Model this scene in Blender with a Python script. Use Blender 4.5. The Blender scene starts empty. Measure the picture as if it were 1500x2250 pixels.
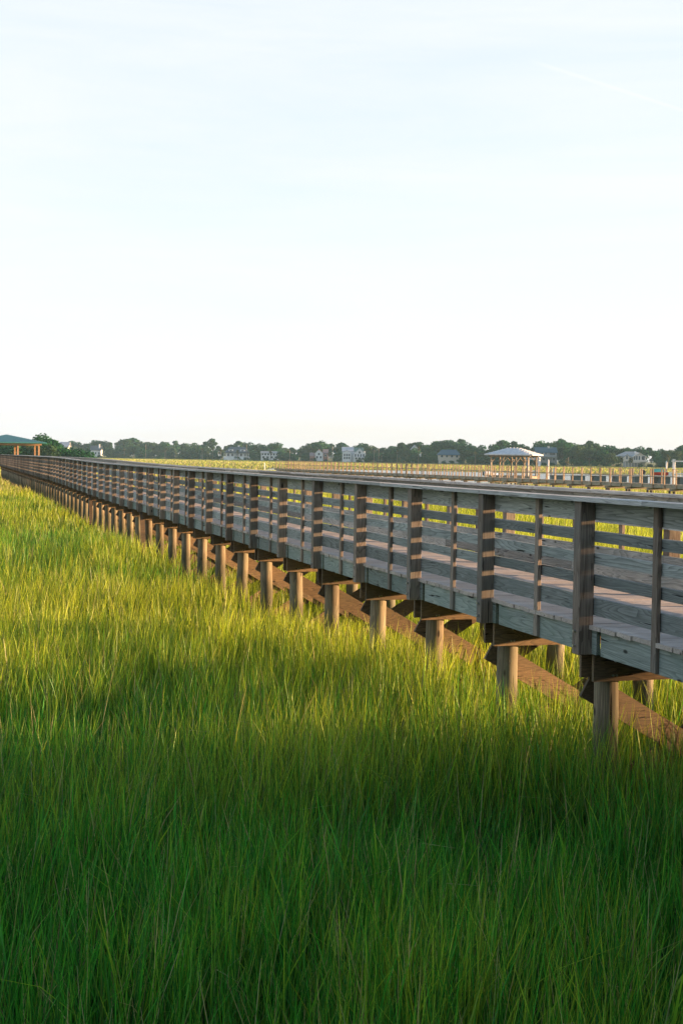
import bpy, bmesh, math, random
import numpy as np
from mathutils import Vector, Matrix

R = math.radians
random.seed(7)
rng = np.random.default_rng(11)
S = bpy.context.scene
COL = S.collection

# ------------------------------------------------------------------ camera
EYE = 3.40                       # above the mud
F = 3125.0                       # focal length in photo pixels (50 mm on a 54 mm tall frame equivalent)
ROLL, HOR = 0.013, 1005.0
cam = bpy.data.cameras.new('camera')
cam.sensor_fit = 'VERTICAL'; cam.sensor_height = 36.0; cam.lens = 50.0
cam.clip_start = 0.1; cam.clip_end = 12000
camo = bpy.data.objects.new('camera', cam); COL.objects.link(camo); S.camera = camo
PITCH = math.atan((1125 - HOR) / F)
camo.matrix_world = Matrix.Translation((0, 0, EYE)) @ Matrix.Rotation(math.pi/2 - PITCH, 4, 'X') @ Matrix.Rotation(ROLL, 4, 'Z')
cam.dof.use_dof = False

# ------------------------------------------------------------------ light
SUN_EL, SUN_AZ = R(5.3), R(86.3)
world = bpy.data.worlds.new("World"); S.world = world; world.use_nodes = True
wt = world.node_tree; wn = wt.nodes; wl = wt.links
bg = wn['Background']; bg.inputs[1].default_value = 0.15
sky = wn.new('ShaderNodeTexSky'); sky.sky_type = 'NISHITA'; sky.sun_disc = False
sky.sun_elevation = SUN_EL; sky.sun_rotation = SUN_AZ; sky.air_density = 1.0; sky.dust_density = 0.6; sky.ozone_density = 2.0
tc = wn.new('ShaderNodeTexCoord'); mp = wn.new('ShaderNodeMapping')
mp.inputs['Scale'].default_value = (1.4, 1.4, 13.0); mp.inputs['Rotation'].default_value = (0.05, 0.16, 0.3)
nz = wn.new('ShaderNodeTexNoise'); nz.inputs['Scale'].default_value = 1.6; nz.inputs['Detail'].default_value = 7; nz.inputs['Roughness'].default_value = 0.6
nz.inputs['Distortion'].default_value = 0.5
rp = wn.new('ShaderNodeValToRGB'); rp.color_ramp.elements[0].position = 0.30; rp.color_ramp.elements[0].color = (0.72,)*3+(1,)
rp.color_ramp.elements[1].position = 0.72; rp.color_ramp.elements[1].color = (1.0,)*3+(1,)
wl.new(tc.outputs['Generated'], mp.inputs[0]); wl.new(mp.outputs[0], nz.inputs['Vector']); wl.new(nz.outputs['Fac'], rp.inputs[0])
sep = wn.new('ShaderNodeSeparateXYZ'); wl.new(tc.outputs['Generated'], sep.inputs[0])
el = wn.new('ShaderNodeMapRange'); el.inputs[1].default_value = 0.02; el.inputs[2].default_value = 0.36
el.inputs[3].default_value = 1.0; el.inputs[4].default_value = 0.0
wl.new(sep.outputs['Z'], el.inputs[0])
ccol = wn.new('ShaderNodeMix'); ccol.data_type = 'RGBA'      # thin high cloud: warm white low, cooler white high
ccol.inputs[6].default_value = (1.86, 1.95, 1.96, 1); ccol.inputs[7].default_value = (1.98, 1.96, 2.10, 1)
wl.new(el.outputs[0], ccol.inputs[0])
mx = wn.new('ShaderNodeMix'); mx.data_type = 'RGBA'
thin = wn.new('ShaderNodeMapRange'); thin.inputs[1].default_value = 0.36; thin.inputs[2].default_value = 0.62   # the cloud thins out overhead
thin.inputs[3].default_value = 1.0; thin.inputs[4].default_value = 0.05; wl.new(sep.outputs['Z'], thin.inputs[0])
cov = wn.new('ShaderNodeMath'); cov.operation = 'MULTIPLY'; wl.new(rp.outputs[0], cov.inputs[0]); wl.new(thin.outputs[0], cov.inputs[1])
wl.new(cov.outputs[0], mx.inputs[0]); wl.new(sky.outputs[0], mx.inputs[6]); wl.new(ccol.outputs[2], mx.inputs[7])
# faint aircraft trail high in the right of the sky
def dirpx(x, y): return (camo.matrix_world.to_3x3() @ Vector(((x-750)/F, (1125-y)/F, -1))).normalized()
d1, d2 = dirpx(1170, 135), dirpx(1500, 243); tn = d1.cross(d2).normalized(); tm = (d1+d2*1.2).normalized()
def vdot(v):
    q = wn.new('ShaderNodeVectorMath'); q.operation = 'DOT_PRODUCT'; wl.new(tc.outputs['Generated'], q.inputs[0]); q.inputs[1].default_value = v; return q.outputs['Value']
ab = wn.new('ShaderNodeMath'); ab.operation = 'ABSOLUTE'; wl.new(vdot(tn), ab.inputs[0])
tw = wn.new('ShaderNodeMapRange'); tw.inputs[1].default_value = 0.0002; tw.inputs[2].default_value = 0.0016; tw.inputs[3].default_value = 1; tw.inputs[4].default_value = 0; wl.new(ab.outputs[0], tw.inputs[0])
tr_ = wn.new('ShaderNodeMapRange'); tr_.inputs[1].default_value = 0.9981; tr_.inputs[2].default_value = 0.9990; wl.new(vdot(tm), tr_.inputs[0])
tf = wn.new('ShaderNodeMath'); tf.operation = 'MULTIPLY'; wl.new(tw.outputs[0], tf.inputs[0]); wl.new(tr_.outputs[0], tf.inputs[1])
tf2 = wn.new('ShaderNodeMath'); tf2.operation = 'MULTIPLY'; wl.new(tf.outputs[0], tf2.inputs[0]); wl.new(nz.outputs['Fac'], tf2.inputs[1])
mt = wn.new('ShaderNodeMix'); mt.data_type = 'RGBA'; mt.inputs[7].default_value = (1.95, 2.0, 2.02, 1)
wl.new(tf2.outputs[0], mt.inputs[0]); wl.new(mx.outputs[2], mt.inputs[6]); wl.new(mt.outputs[2], bg.inputs[0])

sl = bpy.data.lights.new('sun', 'SUN'); sl.energy = 5.0; sl.angle = R(0.55); sl.color = (1.0, 0.62, 0.32)
so = bpy.data.objects.new('sun', sl); COL.objects.link(so)
SDIR = Vector((math.sin(SUN_AZ)*math.cos(SUN_EL), math.cos(SUN_AZ)*math.cos(SUN_EL), math.sin(SUN_EL)))
so.rotation_euler = SDIR.to_track_quat('Z', 'Y').to_euler()
S.view_settings.view_transform = 'Standard'; S.view_settings.look = 'None'
S.view_settings.exposure = 1.80; S.view_settings.gamma = 1.0
S.cycles.max_bounces = 6; S.cycles.transparent_max_bounces = 6; S.cycles.volume_bounces = 0
S.cycles.diffuse_bounces = 3; S.cycles.glossy_bounces = 2; S.cycles.transmission_bounces = 3

# ------------------------------------------------------------------ helpers
def hor(x): return HOR + ROLL * (x - 750)
def ray(x, y):
    v = camo.matrix_world.to_3x3() @ Vector(((x-750)/F, (1125-y)/F, -1)); return v
def at_depth(x, y, Y):
    v = ray(x, y); k = Y / v.y; return Vector((v.x*k, Y, EYE + v.z*k))
def X_at(x, Y): return (x-750)/F*Y
def on_plane(x, y, z):
    v = ray(x, y); k = (z-EYE)/v.z; return Vector((v.x*k, v.y*k, z))

def tag(o, label=None, cat=None, group=None, kind=None):
    if label: o['label'] = label
    if cat: o['category'] = cat
    if group: o['group'] = group
    if kind: o['kind'] = kind
    return o
def empty(name, loc, rz=0.0):
    o = bpy.data.objects.new(name, None); COL.objects.link(o); o.location = loc; o.rotation_euler = (0, 0, rz)
    o.empty_display_size = 0.2
    return o

class MB:
    """collects faces with a per-vertex random value"""
    def __init__(s): s.v = []; s.f = []; s.r = []
    def add(s, vs, fs, r=None):
        if r is None: r = random.random()
        b = len(s.v); s.v += [tuple(q) for q in vs]; s.f += [tuple(b+i for i in f) for f in fs]; s.r += [r]*len(vs); return s
    def hexa(s, c, r=None):     # 8 corners: bottom 4 ccw, top 4 ccw
        return s.add(c, [(3,2,1,0),(4,5,6,7),(0,1,5,4),(1,2,6,5),(2,3,7,6),(3,0,4,7)], r)
    def box(s, x0, x1, y0, y1, z0, z1, r=None):
        return s.hexa([(x0,y0,z0),(x1,y0,z0),(x1,y1,z0),(x0,y1,z0),(x0,y0,z1),(x1,y0,z1),(x1,y1,z1),(x0,y1,z1)], r)
    def bar(s, a, b, w, h, up=(0,0,1), r=None):     # rectangular bar from a to b
        a = Vector(a); b = Vector(b); d = (b-a).normalized(); u = Vector(up); side = d.cross(u).normalized(); u = side.cross(d).normalized()
        p = side*(w/2); q = u*(h/2)
        return s.hexa([a-p-q, a+p-q, b+p-q, b-p-q, a-p+q, a+p+q, b+p+q, b-p+q], r)
    def tube(s, a, b, r0, r1=None, n=12, caps=True, r=None, rings=1, wob=0):
        if r1 is None: r1 = r0
        a = Vector(a); b = Vector(b); d = (b-a); dn = d.normalized()
        u = dn.orthogonal().normalized(); w = dn.cross(u)
        vs = []; fs = []
        for j in range(rings+1):
            t = j/rings; c = a + d*t; off = Vector((random.uniform(-wob,wob), random.uniform(-wob,wob), 0)) if 0<j<rings else Vector()
            rr = (r0+(r1-r0)*t)
            for i in range(n):
                an = 2*math.pi*i/n; vs.append(c+off+(u*math.cos(an)+w*math.sin(an))*rr)
        for j in range(rings):
            for i in range(n):
                k = (i+1) % n; fs.append((j*n+i, j*n+k, (j+1)*n+k, (j+1)*n+i))
        if caps: fs.append(tuple(range(n-1,-1,-1))); fs.append(tuple(rings*n+i for i in range(n)))
        return s.add(vs, fs, r)
    def mesh(s, name, m, smooth=False):
        me = bpy.data.meshes.new(name); me.from_pydata(s.v, [], s.f); me.materials.append(m)
        at = me.attributes.new('rnd', 'FLOAT', 'POINT'); at.data.foreach_set('value', s.r)
        if smooth: me.shade_smooth()
        me.update(); return me
    def build(s, name, m, parent=None, loc=None, smooth=False):
        return put(name, s.mesh(name, m, smooth), parent, loc)
def put(name, me, parent=None, loc=None):
    o = bpy.data.objects.new(name, me); COL.objects.link(o)
    if parent: o.parent = parent
    if loc is not None: o.location = loc
    return o
def children(o): return [c for c in list(COL.objects) if c.parent == o]
def copy_tree(o, kids, parent=None):
    c = o.copy(); COL.objects.link(c); c.parent = parent
    for k, kk in kids: copy_tree(k, kk, c)
    return c

# ------------------------------------------------------------------ materials
def new_mat(name):
    m = bpy.data.materials.new(name); m.use_nodes = True; n = m.node_tree.nodes; l = m.node_tree.links
    return m, n, l, n['Principled BSDF']
def ramp(n, stops):
    r = n.new('ShaderNodeValToRGB'); e = r.color_ramp.elements
    while len(e) < len(stops): e.new(0.5)
    for i, (p, c) in enumerate(stops): e[i].position = p; e[i].color = (*c, 1) if len(c) == 3 else c
    return r
def mixn(n, l, a, b, fac, mode='MIX'):
    m = n.new('ShaderNodeMix'); m.data_type = 'RGBA'; m.blend_type = mode
    for s_, v in ((0, fac), (6, a), (7, b)):
        if hasattr(v, 'links'): l.new(v, m.inputs[s_])
        elif isinstance(v, (int, float)): m.inputs[s_].default_value = v
        else: m.inputs[s_].default_value = (*v, 1)
    return m.outputs[2]
def math_(n, l, op, a, b=0.0, c=None):
    m = n.new('ShaderNodeMath'); m.operation = op
    for i, v in enumerate((a, b) if c is None else (a, b, c)):
        if hasattr(v, 'links'): l.new(v, m.inputs[i])
        else: m.inputs[i].default_value = v
    return m.outputs[0]

def wood(name, axis, dark, mid, light, fine=1.0, tone=0.35, green=(0.15,0.18,0.175), rough=0.8, stain=0):
    """weathered softwood: annual rings, knots, streaks along `axis`"""
    m, n, l, P = new_mat(name)
    tc = n.new('ShaderNodeTexCoord'); at = n.new('ShaderNodeAttribute'); at.attribute_name = 'rnd'
    oi = n.new('ShaderNodeObjectInfo')
    rnd = math_(n, l, 'ADD', at.outputs['Fac'], oi.outputs['Random'])
    comb = n.new('ShaderNodeCombineXYZ')
    for i, k in enumerate((17.3, 31.7, 11.9)): l.new(math_(n, l, 'MULTIPLY', rnd, k), comb.inputs[i])
    add = n.new('ShaderNodeVectorMath'); add.operation = 'ADD'
    l.new(tc.outputs['Object'], add.inputs[0]); l.new(comb.outputs[0], add.inputs[1])
    def mapped(along, across):
        mp = n.new('ShaderNodeMapping'); sc = [across]*3; sc['XYZ'.index(axis)] = along
        mp.inputs['Scale'].default_value = sc; l.new(add.outputs[0], mp.inputs[0]); return mp.outputs[0]
    # cathedral grain: bands across, pushed about by a stretched noise
    wv = n.new('ShaderNodeTexNoise'); wv.inputs['Scale'].default_value = 1; wv.inputs['Detail'].default_value = 1; wv.inputs['Distortion'].default_value = 0.4
    l.new(mapped(0.55*fine, 8.5*fine), wv.inputs['Vector'])
    rings = math_(n, l, 'FRACT', math_(n, l, 'MULTIPLY', wv.outputs['Fac'], 17.0))
    tri = math_(n, l, 'POWER', rings, 2.2)
    nf = n.new('ShaderNodeTexNoise'); nf.inputs['Scale'].default_value = 1; nf.inputs['Detail'].default_value = 4; nf.inputs['Roughness'].default_value = 0.65
    l.new(mapped(3.5*fine, 75*fine), nf.inputs['Vector'])
    nb = n.new('ShaderNodeTexNoise'); nb.inputs['Scale'].default_value = 1; nb.inputs['Detail'].default_value = 3
    l.new(mapped(1.3, 3.2), nb.inputs['Vector'])
    fac = math_(n, l, 'ADD', math_(n, l, 'MULTIPLY', tri, 0.30), math_(n, l, 'MULTIPLY', nf.outputs['Fac'], 0.70))
    cr = ramp(n, [(0.25, light), (0.50, mid), (0.85, dark)]); l.new(fac, cr.inputs[0])
    # whole-board tone differences and weathering patches
    wn_ = n.new('ShaderNodeTexWhiteNoise'); wn_.noise_dimensions = '1D'; l.new(math_(n, l, 'MULTIPLY', rnd, 91.7), wn_.inputs['W'])
    tn = n.new('ShaderNodeMapRange'); tn.inputs[3].default_value = 1-tone; tn.inputs[4].default_value = 1+tone*0.6; l.new(wn_.outputs['Value'], tn.inputs[0])
    grey = n.new('ShaderNodeCombineXYZ')
    for i in range(3): l.new(tn.outputs[0], grey.inputs[i])
    c1 = mixn(n, l, cr.outputs[0], grey.outputs[0], 1.0, 'MULTIPLY')
    gr = n.new('ShaderNodeMapRange'); gr.inputs[1].default_value = 0.45; gr.inputs[2].default_value = 0.75; gr.inputs[4].default_value = 0.55; l.new(nb.outputs['Fac'], gr.inputs[0])
    c2 = mixn(n, l, c1, green, gr.outputs[0])
    # knots
    vo = n.new('ShaderNodeTexVoronoi'); vo.inputs['Scale'].default_value = 1; vo.inputs['Randomness'].default_value = 1
    l.new(mapped(1.7, 4.2), vo.inputs['Vector'])
    kn = ramp(n, [(0.05, (1,1,1)), (0.10, (0,0,0))]); l.new(vo.outputs['Distance'], kn.inputs[0])
    c3 = mixn(n, l, c2, tuple(v*0.35 for v in dark), kn.outputs[0])
    # drying cracks
    ck = n.new('ShaderNodeTexNoise'); ck.inputs['Scale'].default_value = 1; ck.inputs['Detail'].default_value = 2
    l.new(mapped(1.6*fine, 38*fine), ck.inputs['Vector'])
    cm = ramp(n, [(0.68, (0,0,0)), (0.71, (1,1,1))]); l.new(ck.outputs['Fac'], cm.inputs[0])
    c4 = mixn(n, l, c3, tuple(v*0.25 for v in dark), cm.outputs[0])
    if stain:      # tide stain and algae on the lower part of a piling
        sz = n.new('ShaderNodeSeparateXYZ'); l.new(tc.outputs['Object'], sz.inputs[0])
        lv = math_(n, l, 'ADD', sz.outputs[2], math_(n, l, 'MULTIPLY', nb.outputs['Fac'], 0.9))
        sm = n.new('ShaderNodeMapRange'); sm.inputs[1].default_value = stain; sm.inputs[2].default_value = stain-0.35; sm.inputs[4].default_value = 0.75; l.new(lv, sm.inputs[0])
        c4 = mixn(n, l, c4, (0.055,0.06,0.035), sm.outputs[0])
    l.new(c4, P.inputs['Base Color'])
    P.inputs['Roughness'].default_value = rough; P.inputs['Specular IOR Level'].default_value = 0.25
    bp = n.new('ShaderNodeBump'); bp.inputs['Strength'].default_value = 0.35; bp.inputs['Distance'].default_value = 0.004
    h = math_(n, l, 'SUBTRACT', math_(n, l, 'MULTIPLY', fac, -1.0), cm.outputs[0])
    l.new(h, bp.inputs['Height']); l.new(bp.outputs[0], P.inputs['Normal'])
    return m

G = dict(dark=(0.08,0.088,0.08), mid=(0.275,0.292,0.278), light=(0.45,0.475,0.455), tone=0.5)
M = {}
M['wood_y'] = wood('weathered_wood_lengthwise', 'Y', **G)
M['wood_x'] = wood('weathered_wood_crosswise', 'X', **G)
M['wood_z'] = wood('weathered_wood_upright', 'Z', (0.08,0.062,0.05), (0.23,0.178,0.14), (0.36,0.295,0.245))
M['deck'] = wood('deck_wood', 'X', (0.22,0.175,0.145), (0.47,0.40,0.35), (0.61,0.54,0.485), tone=0.2, green=(0.30,0.24,0.21))
M['cap'] = wood('handrail_wood', 'Y', (0.20,0.195,0.18), (0.45,0.44,0.415), (0.61,0.60,0.575), green=(0.22,0.22,0.21))
M['rim'] = wood('treated_green_wood', 'Y', (0.09,0.10,0.09), (0.22,0.255,0.235), (0.34,0.38,0.35), green=(0.17,0.24,0.21))
M['beam'] = wood('beam_wood', 'X', (0.06,0.042,0.028), (0.15,0.105,0.065), (0.25,0.17,0.10), green=(0.10,0.09,0.06))
M['pile'] = wood('piling_wood', 'Z', (0.075,0.062,0.045), (0.20,0.16,0.11), (0.34,0.27,0.18), fine=0.8, green=(0.22,0.24,0.17), stain=1.55)
M['dockw'] = wood('far_dock_wood', 'Z', (0.26,0.17,0.11), (0.44,0.31,0.21), (0.55,0.42,0.30), fine=0.5)
M['dockdeck'] = wood('far_dock_deck_wood', 'Y', (0.15,0.13,0.10), (0.30,0.26,0.19), (0.43,0.38,0.29), fine=0.5)

def plain(name, c, rough=0.7, var=0.16, scale=3.0, metal=0.0, bump=0.0, streak=None):
    m, n, l, P = new_mat(name)
    tc = n.new('ShaderNodeTexCoord'); nz = n.new('ShaderNodeTexNoise'); nz.inputs['Scale'].default_value = scale; nz.inputs['Detail'].default_value = 4
    if streak:
        mp = n.new('ShaderNodeMapping'); mp.inputs['Scale'].default_value = streak; l.new(tc.outputs['Object'], mp.inputs[0]); l.new(mp.outputs[0], nz.inputs['Vector'])
    else: l.new(tc.outputs['Object'], nz.inputs['Vector'])
    cr = ramp(n, [(0.3, tuple(v*(1-var) for v in c)), (0.7, tuple(min(1, v*(1+var)) for v in c))]); l.new(nz.outputs['Fac'], cr.inputs[0])
    l.new(cr.outputs[0], P.inputs['Base Color']); P.inputs['Roughness'].default_value = rough; P.inputs['Metallic'].default_value = metal
    return m
M['bolt'] = plain('galvanised_steel', (0.5,0.5,0.5), 0.4, metal=0.9)
M['roof_grey'] = plain('grey_metal_roofing', (0.66,0.65,0.64), 0.5)
M['gazw'] = wood('gazebo_wood', 'Z', (0.20,0.16,0.12), (0.34,0.27,0.21), (0.45,0.38,0.31), fine=0.5)
M['roof_green'] = plain('green_metal_roofing', (0.05,0.23,0.20), 0.45)
M['white'] = plain('white_paint', (0.74,0.75,0.76), 0.6)
M['white_siding'] = plain('white_siding', (0.70,0.71,0.72), 0.7)
M['cream'] = plain('cream_siding', (0.60,0.54,0.47), 0.7)
M['greysiding'] = plain('grey_siding', (0.30,0.32,0.33), 0.7)
M['brick'] = plain('red_brown_brick', (0.30,0.15,0.12), 0.8)
M['dkroof'] = plain('dark_shingles', (0.08,0.10,0.12), 0.9)
M['ltroof'] = plain('pale_grey_shingles', (0.42,0.44,0.48), 0.8)
M['blueroof'] = plain('slate_blue_shingles', (0.05,0.11,0.15), 0.9)
M['redroof'] = plain('brown_red_shingles', (0.27,0.19,0.18), 0.85)
M['teal_roof'] = plain('dark_green_shingles', (0.07,0.15,0.13), 0.8)
M['glass'] = plain('dark_window_glass', (0.05,0.065,0.08), 0.15)
M['red'] = plain('red_hull_paint', (0.55,0.07,0.05), 0.4)
M['teal'] = plain('teal_canvas', (0.05,0.30,0.32), 0.6)
M['black'] = plain('black_plastic', (0.02,0.022,0.025), 0.4)
M['float'] = plain('weathered_float_planks', (0.33,0.33,0.31), 0.8)
M['bark'] = plain('bark', (0.16,0.13,0.10), 0.9, 0.3, 6, streak=(4,4,0.8))
M['polew'] = plain('utility_pole_wood', (0.22,0.18,0.15), 0.9)

def foliage(name, a, b, c):
    m, n, l, P = new_mat(name)
    at = n.new('ShaderNodeAttribute'); at.attribute_name = 'rnd'; oi = n.new('ShaderNodeObjectInfo')
    f = math_(n, l, 'ADD', math_(n, l, 'MULTIPLY', at.outputs['Fac'], 0.7), math_(n, l, 'MULTIPLY', oi.outputs['Random'], 0.3))
    cr = ramp(n, [(0.1, a), (0.5, b), (0.95, c)]); l.new(f, cr.inputs[0])
    n.remove(P); d = n.new('ShaderNodeBsdfDiffuse'); t = n.new('ShaderNodeBsdfTranslucent'); mx = n.new('ShaderNodeMixShader'); mx.inputs[0].default_value = 0.25
    l.new(cr.outputs[0], d.inputs[0]); l.new(cr.outputs[0], t.inputs[0]); l.new(d.outputs[0], mx.inputs[1]); l.new(t.outputs[0], mx.inputs[2])
    l.new(mx.outputs[0], n['Material Output'].inputs[0]); return m
M['leaf_oak'] = foliage('oak_foliage', (0.010,0.050,0.026), (0.024,0.100,0.042), (0.07,0.16,0.05))
M['leaf_pine'] = foliage('pine_foliage', (0.014,0.045,0.024), (0.03,0.085,0.038), (0.07,0.13,0.05))
M['leaf_olive'] = foliage('olive_foliage', (0.025,0.06,0.032), (0.055,0.105,0.048), (0.12,0.15,0.07))
M['leaf_palm'] = foliage('palm_foliage', (0.035,0.055,0.02), (0.075,0.095,0.035), (0.15,0.14,0.06))

def grass_mat(name):
    m, n, l, P = new_mat(name)
    at = n.new('ShaderNodeAttribute'); at.attribute_name = 'blade'     # x: random per blade, y: height along blade, z: clump tone plus painted near shade and far sunlight
    sp = n.new('ShaderNodeSeparateXYZ'); l.new(at.outputs['Vector'], sp.inputs[0])
    shade_green = ramp(n, [(0.0, (0.005,0.028,0.007)), (0.45, (0.012,0.125,0.012)), (1.0, (0.075,0.40,0.025))]); l.new(sp.outputs[1], shade_green.inputs[0])  # blade green, with the foreground shade put into the colour
    lit_yellow = ramp(n, [(0.0, (0.03,0.08,0.010)), (0.45, (0.21,0.31,0.014)), (1.0, (0.66,0.70,0.045))]); l.new(sp.outputs[1], lit_yellow.inputs[0])  # yellower blades, with low sunlight put into the colour and tips
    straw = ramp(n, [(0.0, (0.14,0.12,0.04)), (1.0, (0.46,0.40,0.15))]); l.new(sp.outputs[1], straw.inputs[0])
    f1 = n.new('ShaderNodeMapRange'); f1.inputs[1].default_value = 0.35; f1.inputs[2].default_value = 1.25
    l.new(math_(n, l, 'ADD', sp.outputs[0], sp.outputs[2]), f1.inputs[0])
    c1 = mixn(n, l, shade_green.outputs[0], lit_yellow.outputs[0], f1.outputs[0])
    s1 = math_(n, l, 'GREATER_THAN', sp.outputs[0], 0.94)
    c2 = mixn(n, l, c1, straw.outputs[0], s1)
    wnz = n.new('ShaderNodeTexWhiteNoise'); wnz.noise_dimensions = '1D'; l.new(math_(n, l, 'MULTIPLY', sp.outputs[0], 733.1), wnz.inputs['W'])
    vr = n.new('ShaderNodeMapRange'); vr.inputs[3].default_value = 0.45; vr.inputs[4].default_value = 1.65; l.new(math_(n, l, 'POWER', wnz.outputs['Value'], 1.4), vr.inputs[0])
    vc = n.new('ShaderNodeCombineXYZ'); [l.new(vr.outputs[0], vc.inputs[q]) for q in range(3)]
    c2 = mixn(n, l, c2, vc.outputs[0], 1.0, 'MULTIPLY')
    n.remove(P); d = n.new('ShaderNodeBsdfDiffuse'); t = n.new('ShaderNodeBsdfTranslucent'); mx = n.new('ShaderNodeMixShader'); mx.inputs[0].default_value = 0.48
    g = n.new('ShaderNodeBsdfGlossy'); g.inputs['Roughness'].default_value = 0.45; g.inputs[0].default_value = (0.7,0.8,0.7,1)
    m2 = n.new('ShaderNodeMixShader'); m2.inputs[0].default_value = 0.035
    l.new(c2, d.inputs[0]); l.new(c2, t.inputs[0]); l.new(d.outputs[0], mx.inputs[1]); l.new(t.outputs[0], mx.inputs[2])
    l.new(mx.outputs[0], m2.inputs[1]); l.new(g.outputs[0], m2.inputs[2])
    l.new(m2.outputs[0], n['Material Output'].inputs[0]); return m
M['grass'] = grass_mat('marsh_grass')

def ground_mat():
    m, n, l, P = new_mat('marsh_ground')
    tc = n.new('ShaderNodeTexCoord'); nz = n.new('ShaderNodeTexNoise'); nz.inputs['Scale'].default_value = 0.08; nz.inputs['Detail'].default_value = 8
    l.new(tc.outputs['Object'], nz.inputs['Vector'])
    cr = ramp(n, [(0.3, (0.15,0.15,0.05)), (0.6, (0.24,0.22,0.07)), (0.8, (0.30,0.27,0.10))]); l.new(nz.outputs['Fac'], cr.inputs[0])
    l.new(cr.outputs[0], P.inputs['Base Color']); P.inputs['Roughness'].default_value = 1; P.inputs['Specular IOR Level'].default_value = 0.1
    return m
M['ground'] = ground_mat()
def water_mat():
    m, n, l, P = new_mat('creek_water')
    P.inputs['Base Color'].default_value = (0.06,0.07,0.06,1); P.inputs['Roughness'].default_value = 0.12; P.inputs['IOR'].default_value = 1.33
    P.inputs['Specular IOR Level'].default_value = 0.9
    tc = n.new('ShaderNodeTexCoord'); nz = n.new('ShaderNodeTexNoise'); nz.inputs['Scale'].default_value = 1.2; nz.inputs['Detail'].default_value = 3
    l.new(tc.outputs['Object'], nz.inputs['Vector']); bp = n.new('ShaderNodeBump'); bp.inputs['Strength'].default_value = 0.08; bp.inputs['Distance'].default_value = 0.05
    l.new(nz.outputs['Fac'], bp.inputs['Height']); l.new(bp.outputs[0], P.inputs['Normal']); return m
M['water'] = water_mat()

# ------------------------------------------------------------------ ground, creek
g = MB(); g.add([(-4000,-600,0),(4000,-600,0),(4000,6000,0),(-4000,6000,0)], [(0,1,2,3)])
tag(g.build('ground', M['ground']), kind='structure')
TIP = 0.62
near_px = [(560,1029.5),(600,1031),(700,1040),(800,1047),(900,1053),(1000,1057),(1130,1058),(1300,1060),(1500,1062),(1700,1066),(1900,1070)]
far_px = [(1900,1051),(1700,1048),(1500,1044.5),(1300,1042.5),(1150,1040),(1000,1036.5),(900,1034.8),(800,1033),(700,1031.5),(600,1029.6)]
CREEK = [on_plane(x, y, TIP).xy for x, y in near_px] + [on_plane(x, y, 0.0).xy for x, y in far_px]
w = MB(); w.add([(p.x, p.y, 0.02) for p in CREEK], [tuple(range(len(CREEK)))])
tag(w.build('water', M['water']), kind='structure')
def in_poly(px, py, poly):
    inside = np.zeros(len(px), bool); n = len(poly)
    for i in range(n):
        x0, y0 = poly[i]; x1, y1 = poly[(i+1) % n]
        c = ((y0 > py) != (y1 > py)) & (px < (x1-x0)*(py-y0)/(y1-y0+1e-12)+x0); inside ^= c
    return inside

# ------------------------------------------------------------------ boardwalk frame
TH = math.atan(849/F)
DV = Vector((-math.sin(TH), math.cos(TH), 0)); NV = Vector((math.cos(TH), math.sin(TH), 0))
CS = 0.016                       # the deck falls a little to the far side
A0, KS = 5.37, 0.12              # outer face of near posts; slight skew of the bents
SP = 2.44
T0 = 11.65                       # near edge of post number 0
HB = EYE - 1.467                 # deck top
def dz(t):
    s = min(max((t-48)/40.0, 0), 1); return 0.15*s*s*(3-2*s)
walk = empty('boardwalk', (NV*6.6 + DV*0).to_tuple()[:2] + (0,), TH)
tag(walk, 'long grey wooden boardwalk on pilings running over the marsh grass to the green roofed shelter', 'boardwalk')
def L(a, t, z):                  # (across, along, height) -> local coordinates of the boardwalk
    return (a-6.6, t + KS*(a-A0), z + dz(t) - CS*(a-A0))
def slab(mb, a0, a1, t0, t1, z0, z1, r=None, n=None):
    """box in walk coordinates"""
    mb.hexa([L(a0,t0,z0),L(a1,t0,z0),L(a1,t1,z0),L(a0,t1,z0),L(a0,t0,z1),L(a1,t0,z1),L(a1,t1,z1),L(a0,t1,z1)], r)
TS, TE = -8.0, 187.0
aN0, aN1 = 5.512, 5.550          # near rail boards
aF0, aF1 = 7.660, 7.698          # far rail boards
# deck boards
mb = MB(); t = TS
while t < TE:
    w_ = 0.140; j0 = random.uniform(-0.012, 0.012); j1 = random.uniform(-0.012, 0.012); jz = random.uniform(-0.002, 0.002)
    slab(mb, 5.475+j0, 7.735+j1, t, t+w_, HB-0.038+jz, HB+jz); t += w_ + random.uniform(0.003, 0.007)
mb.build('deck', M['deck'], walk)
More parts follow.
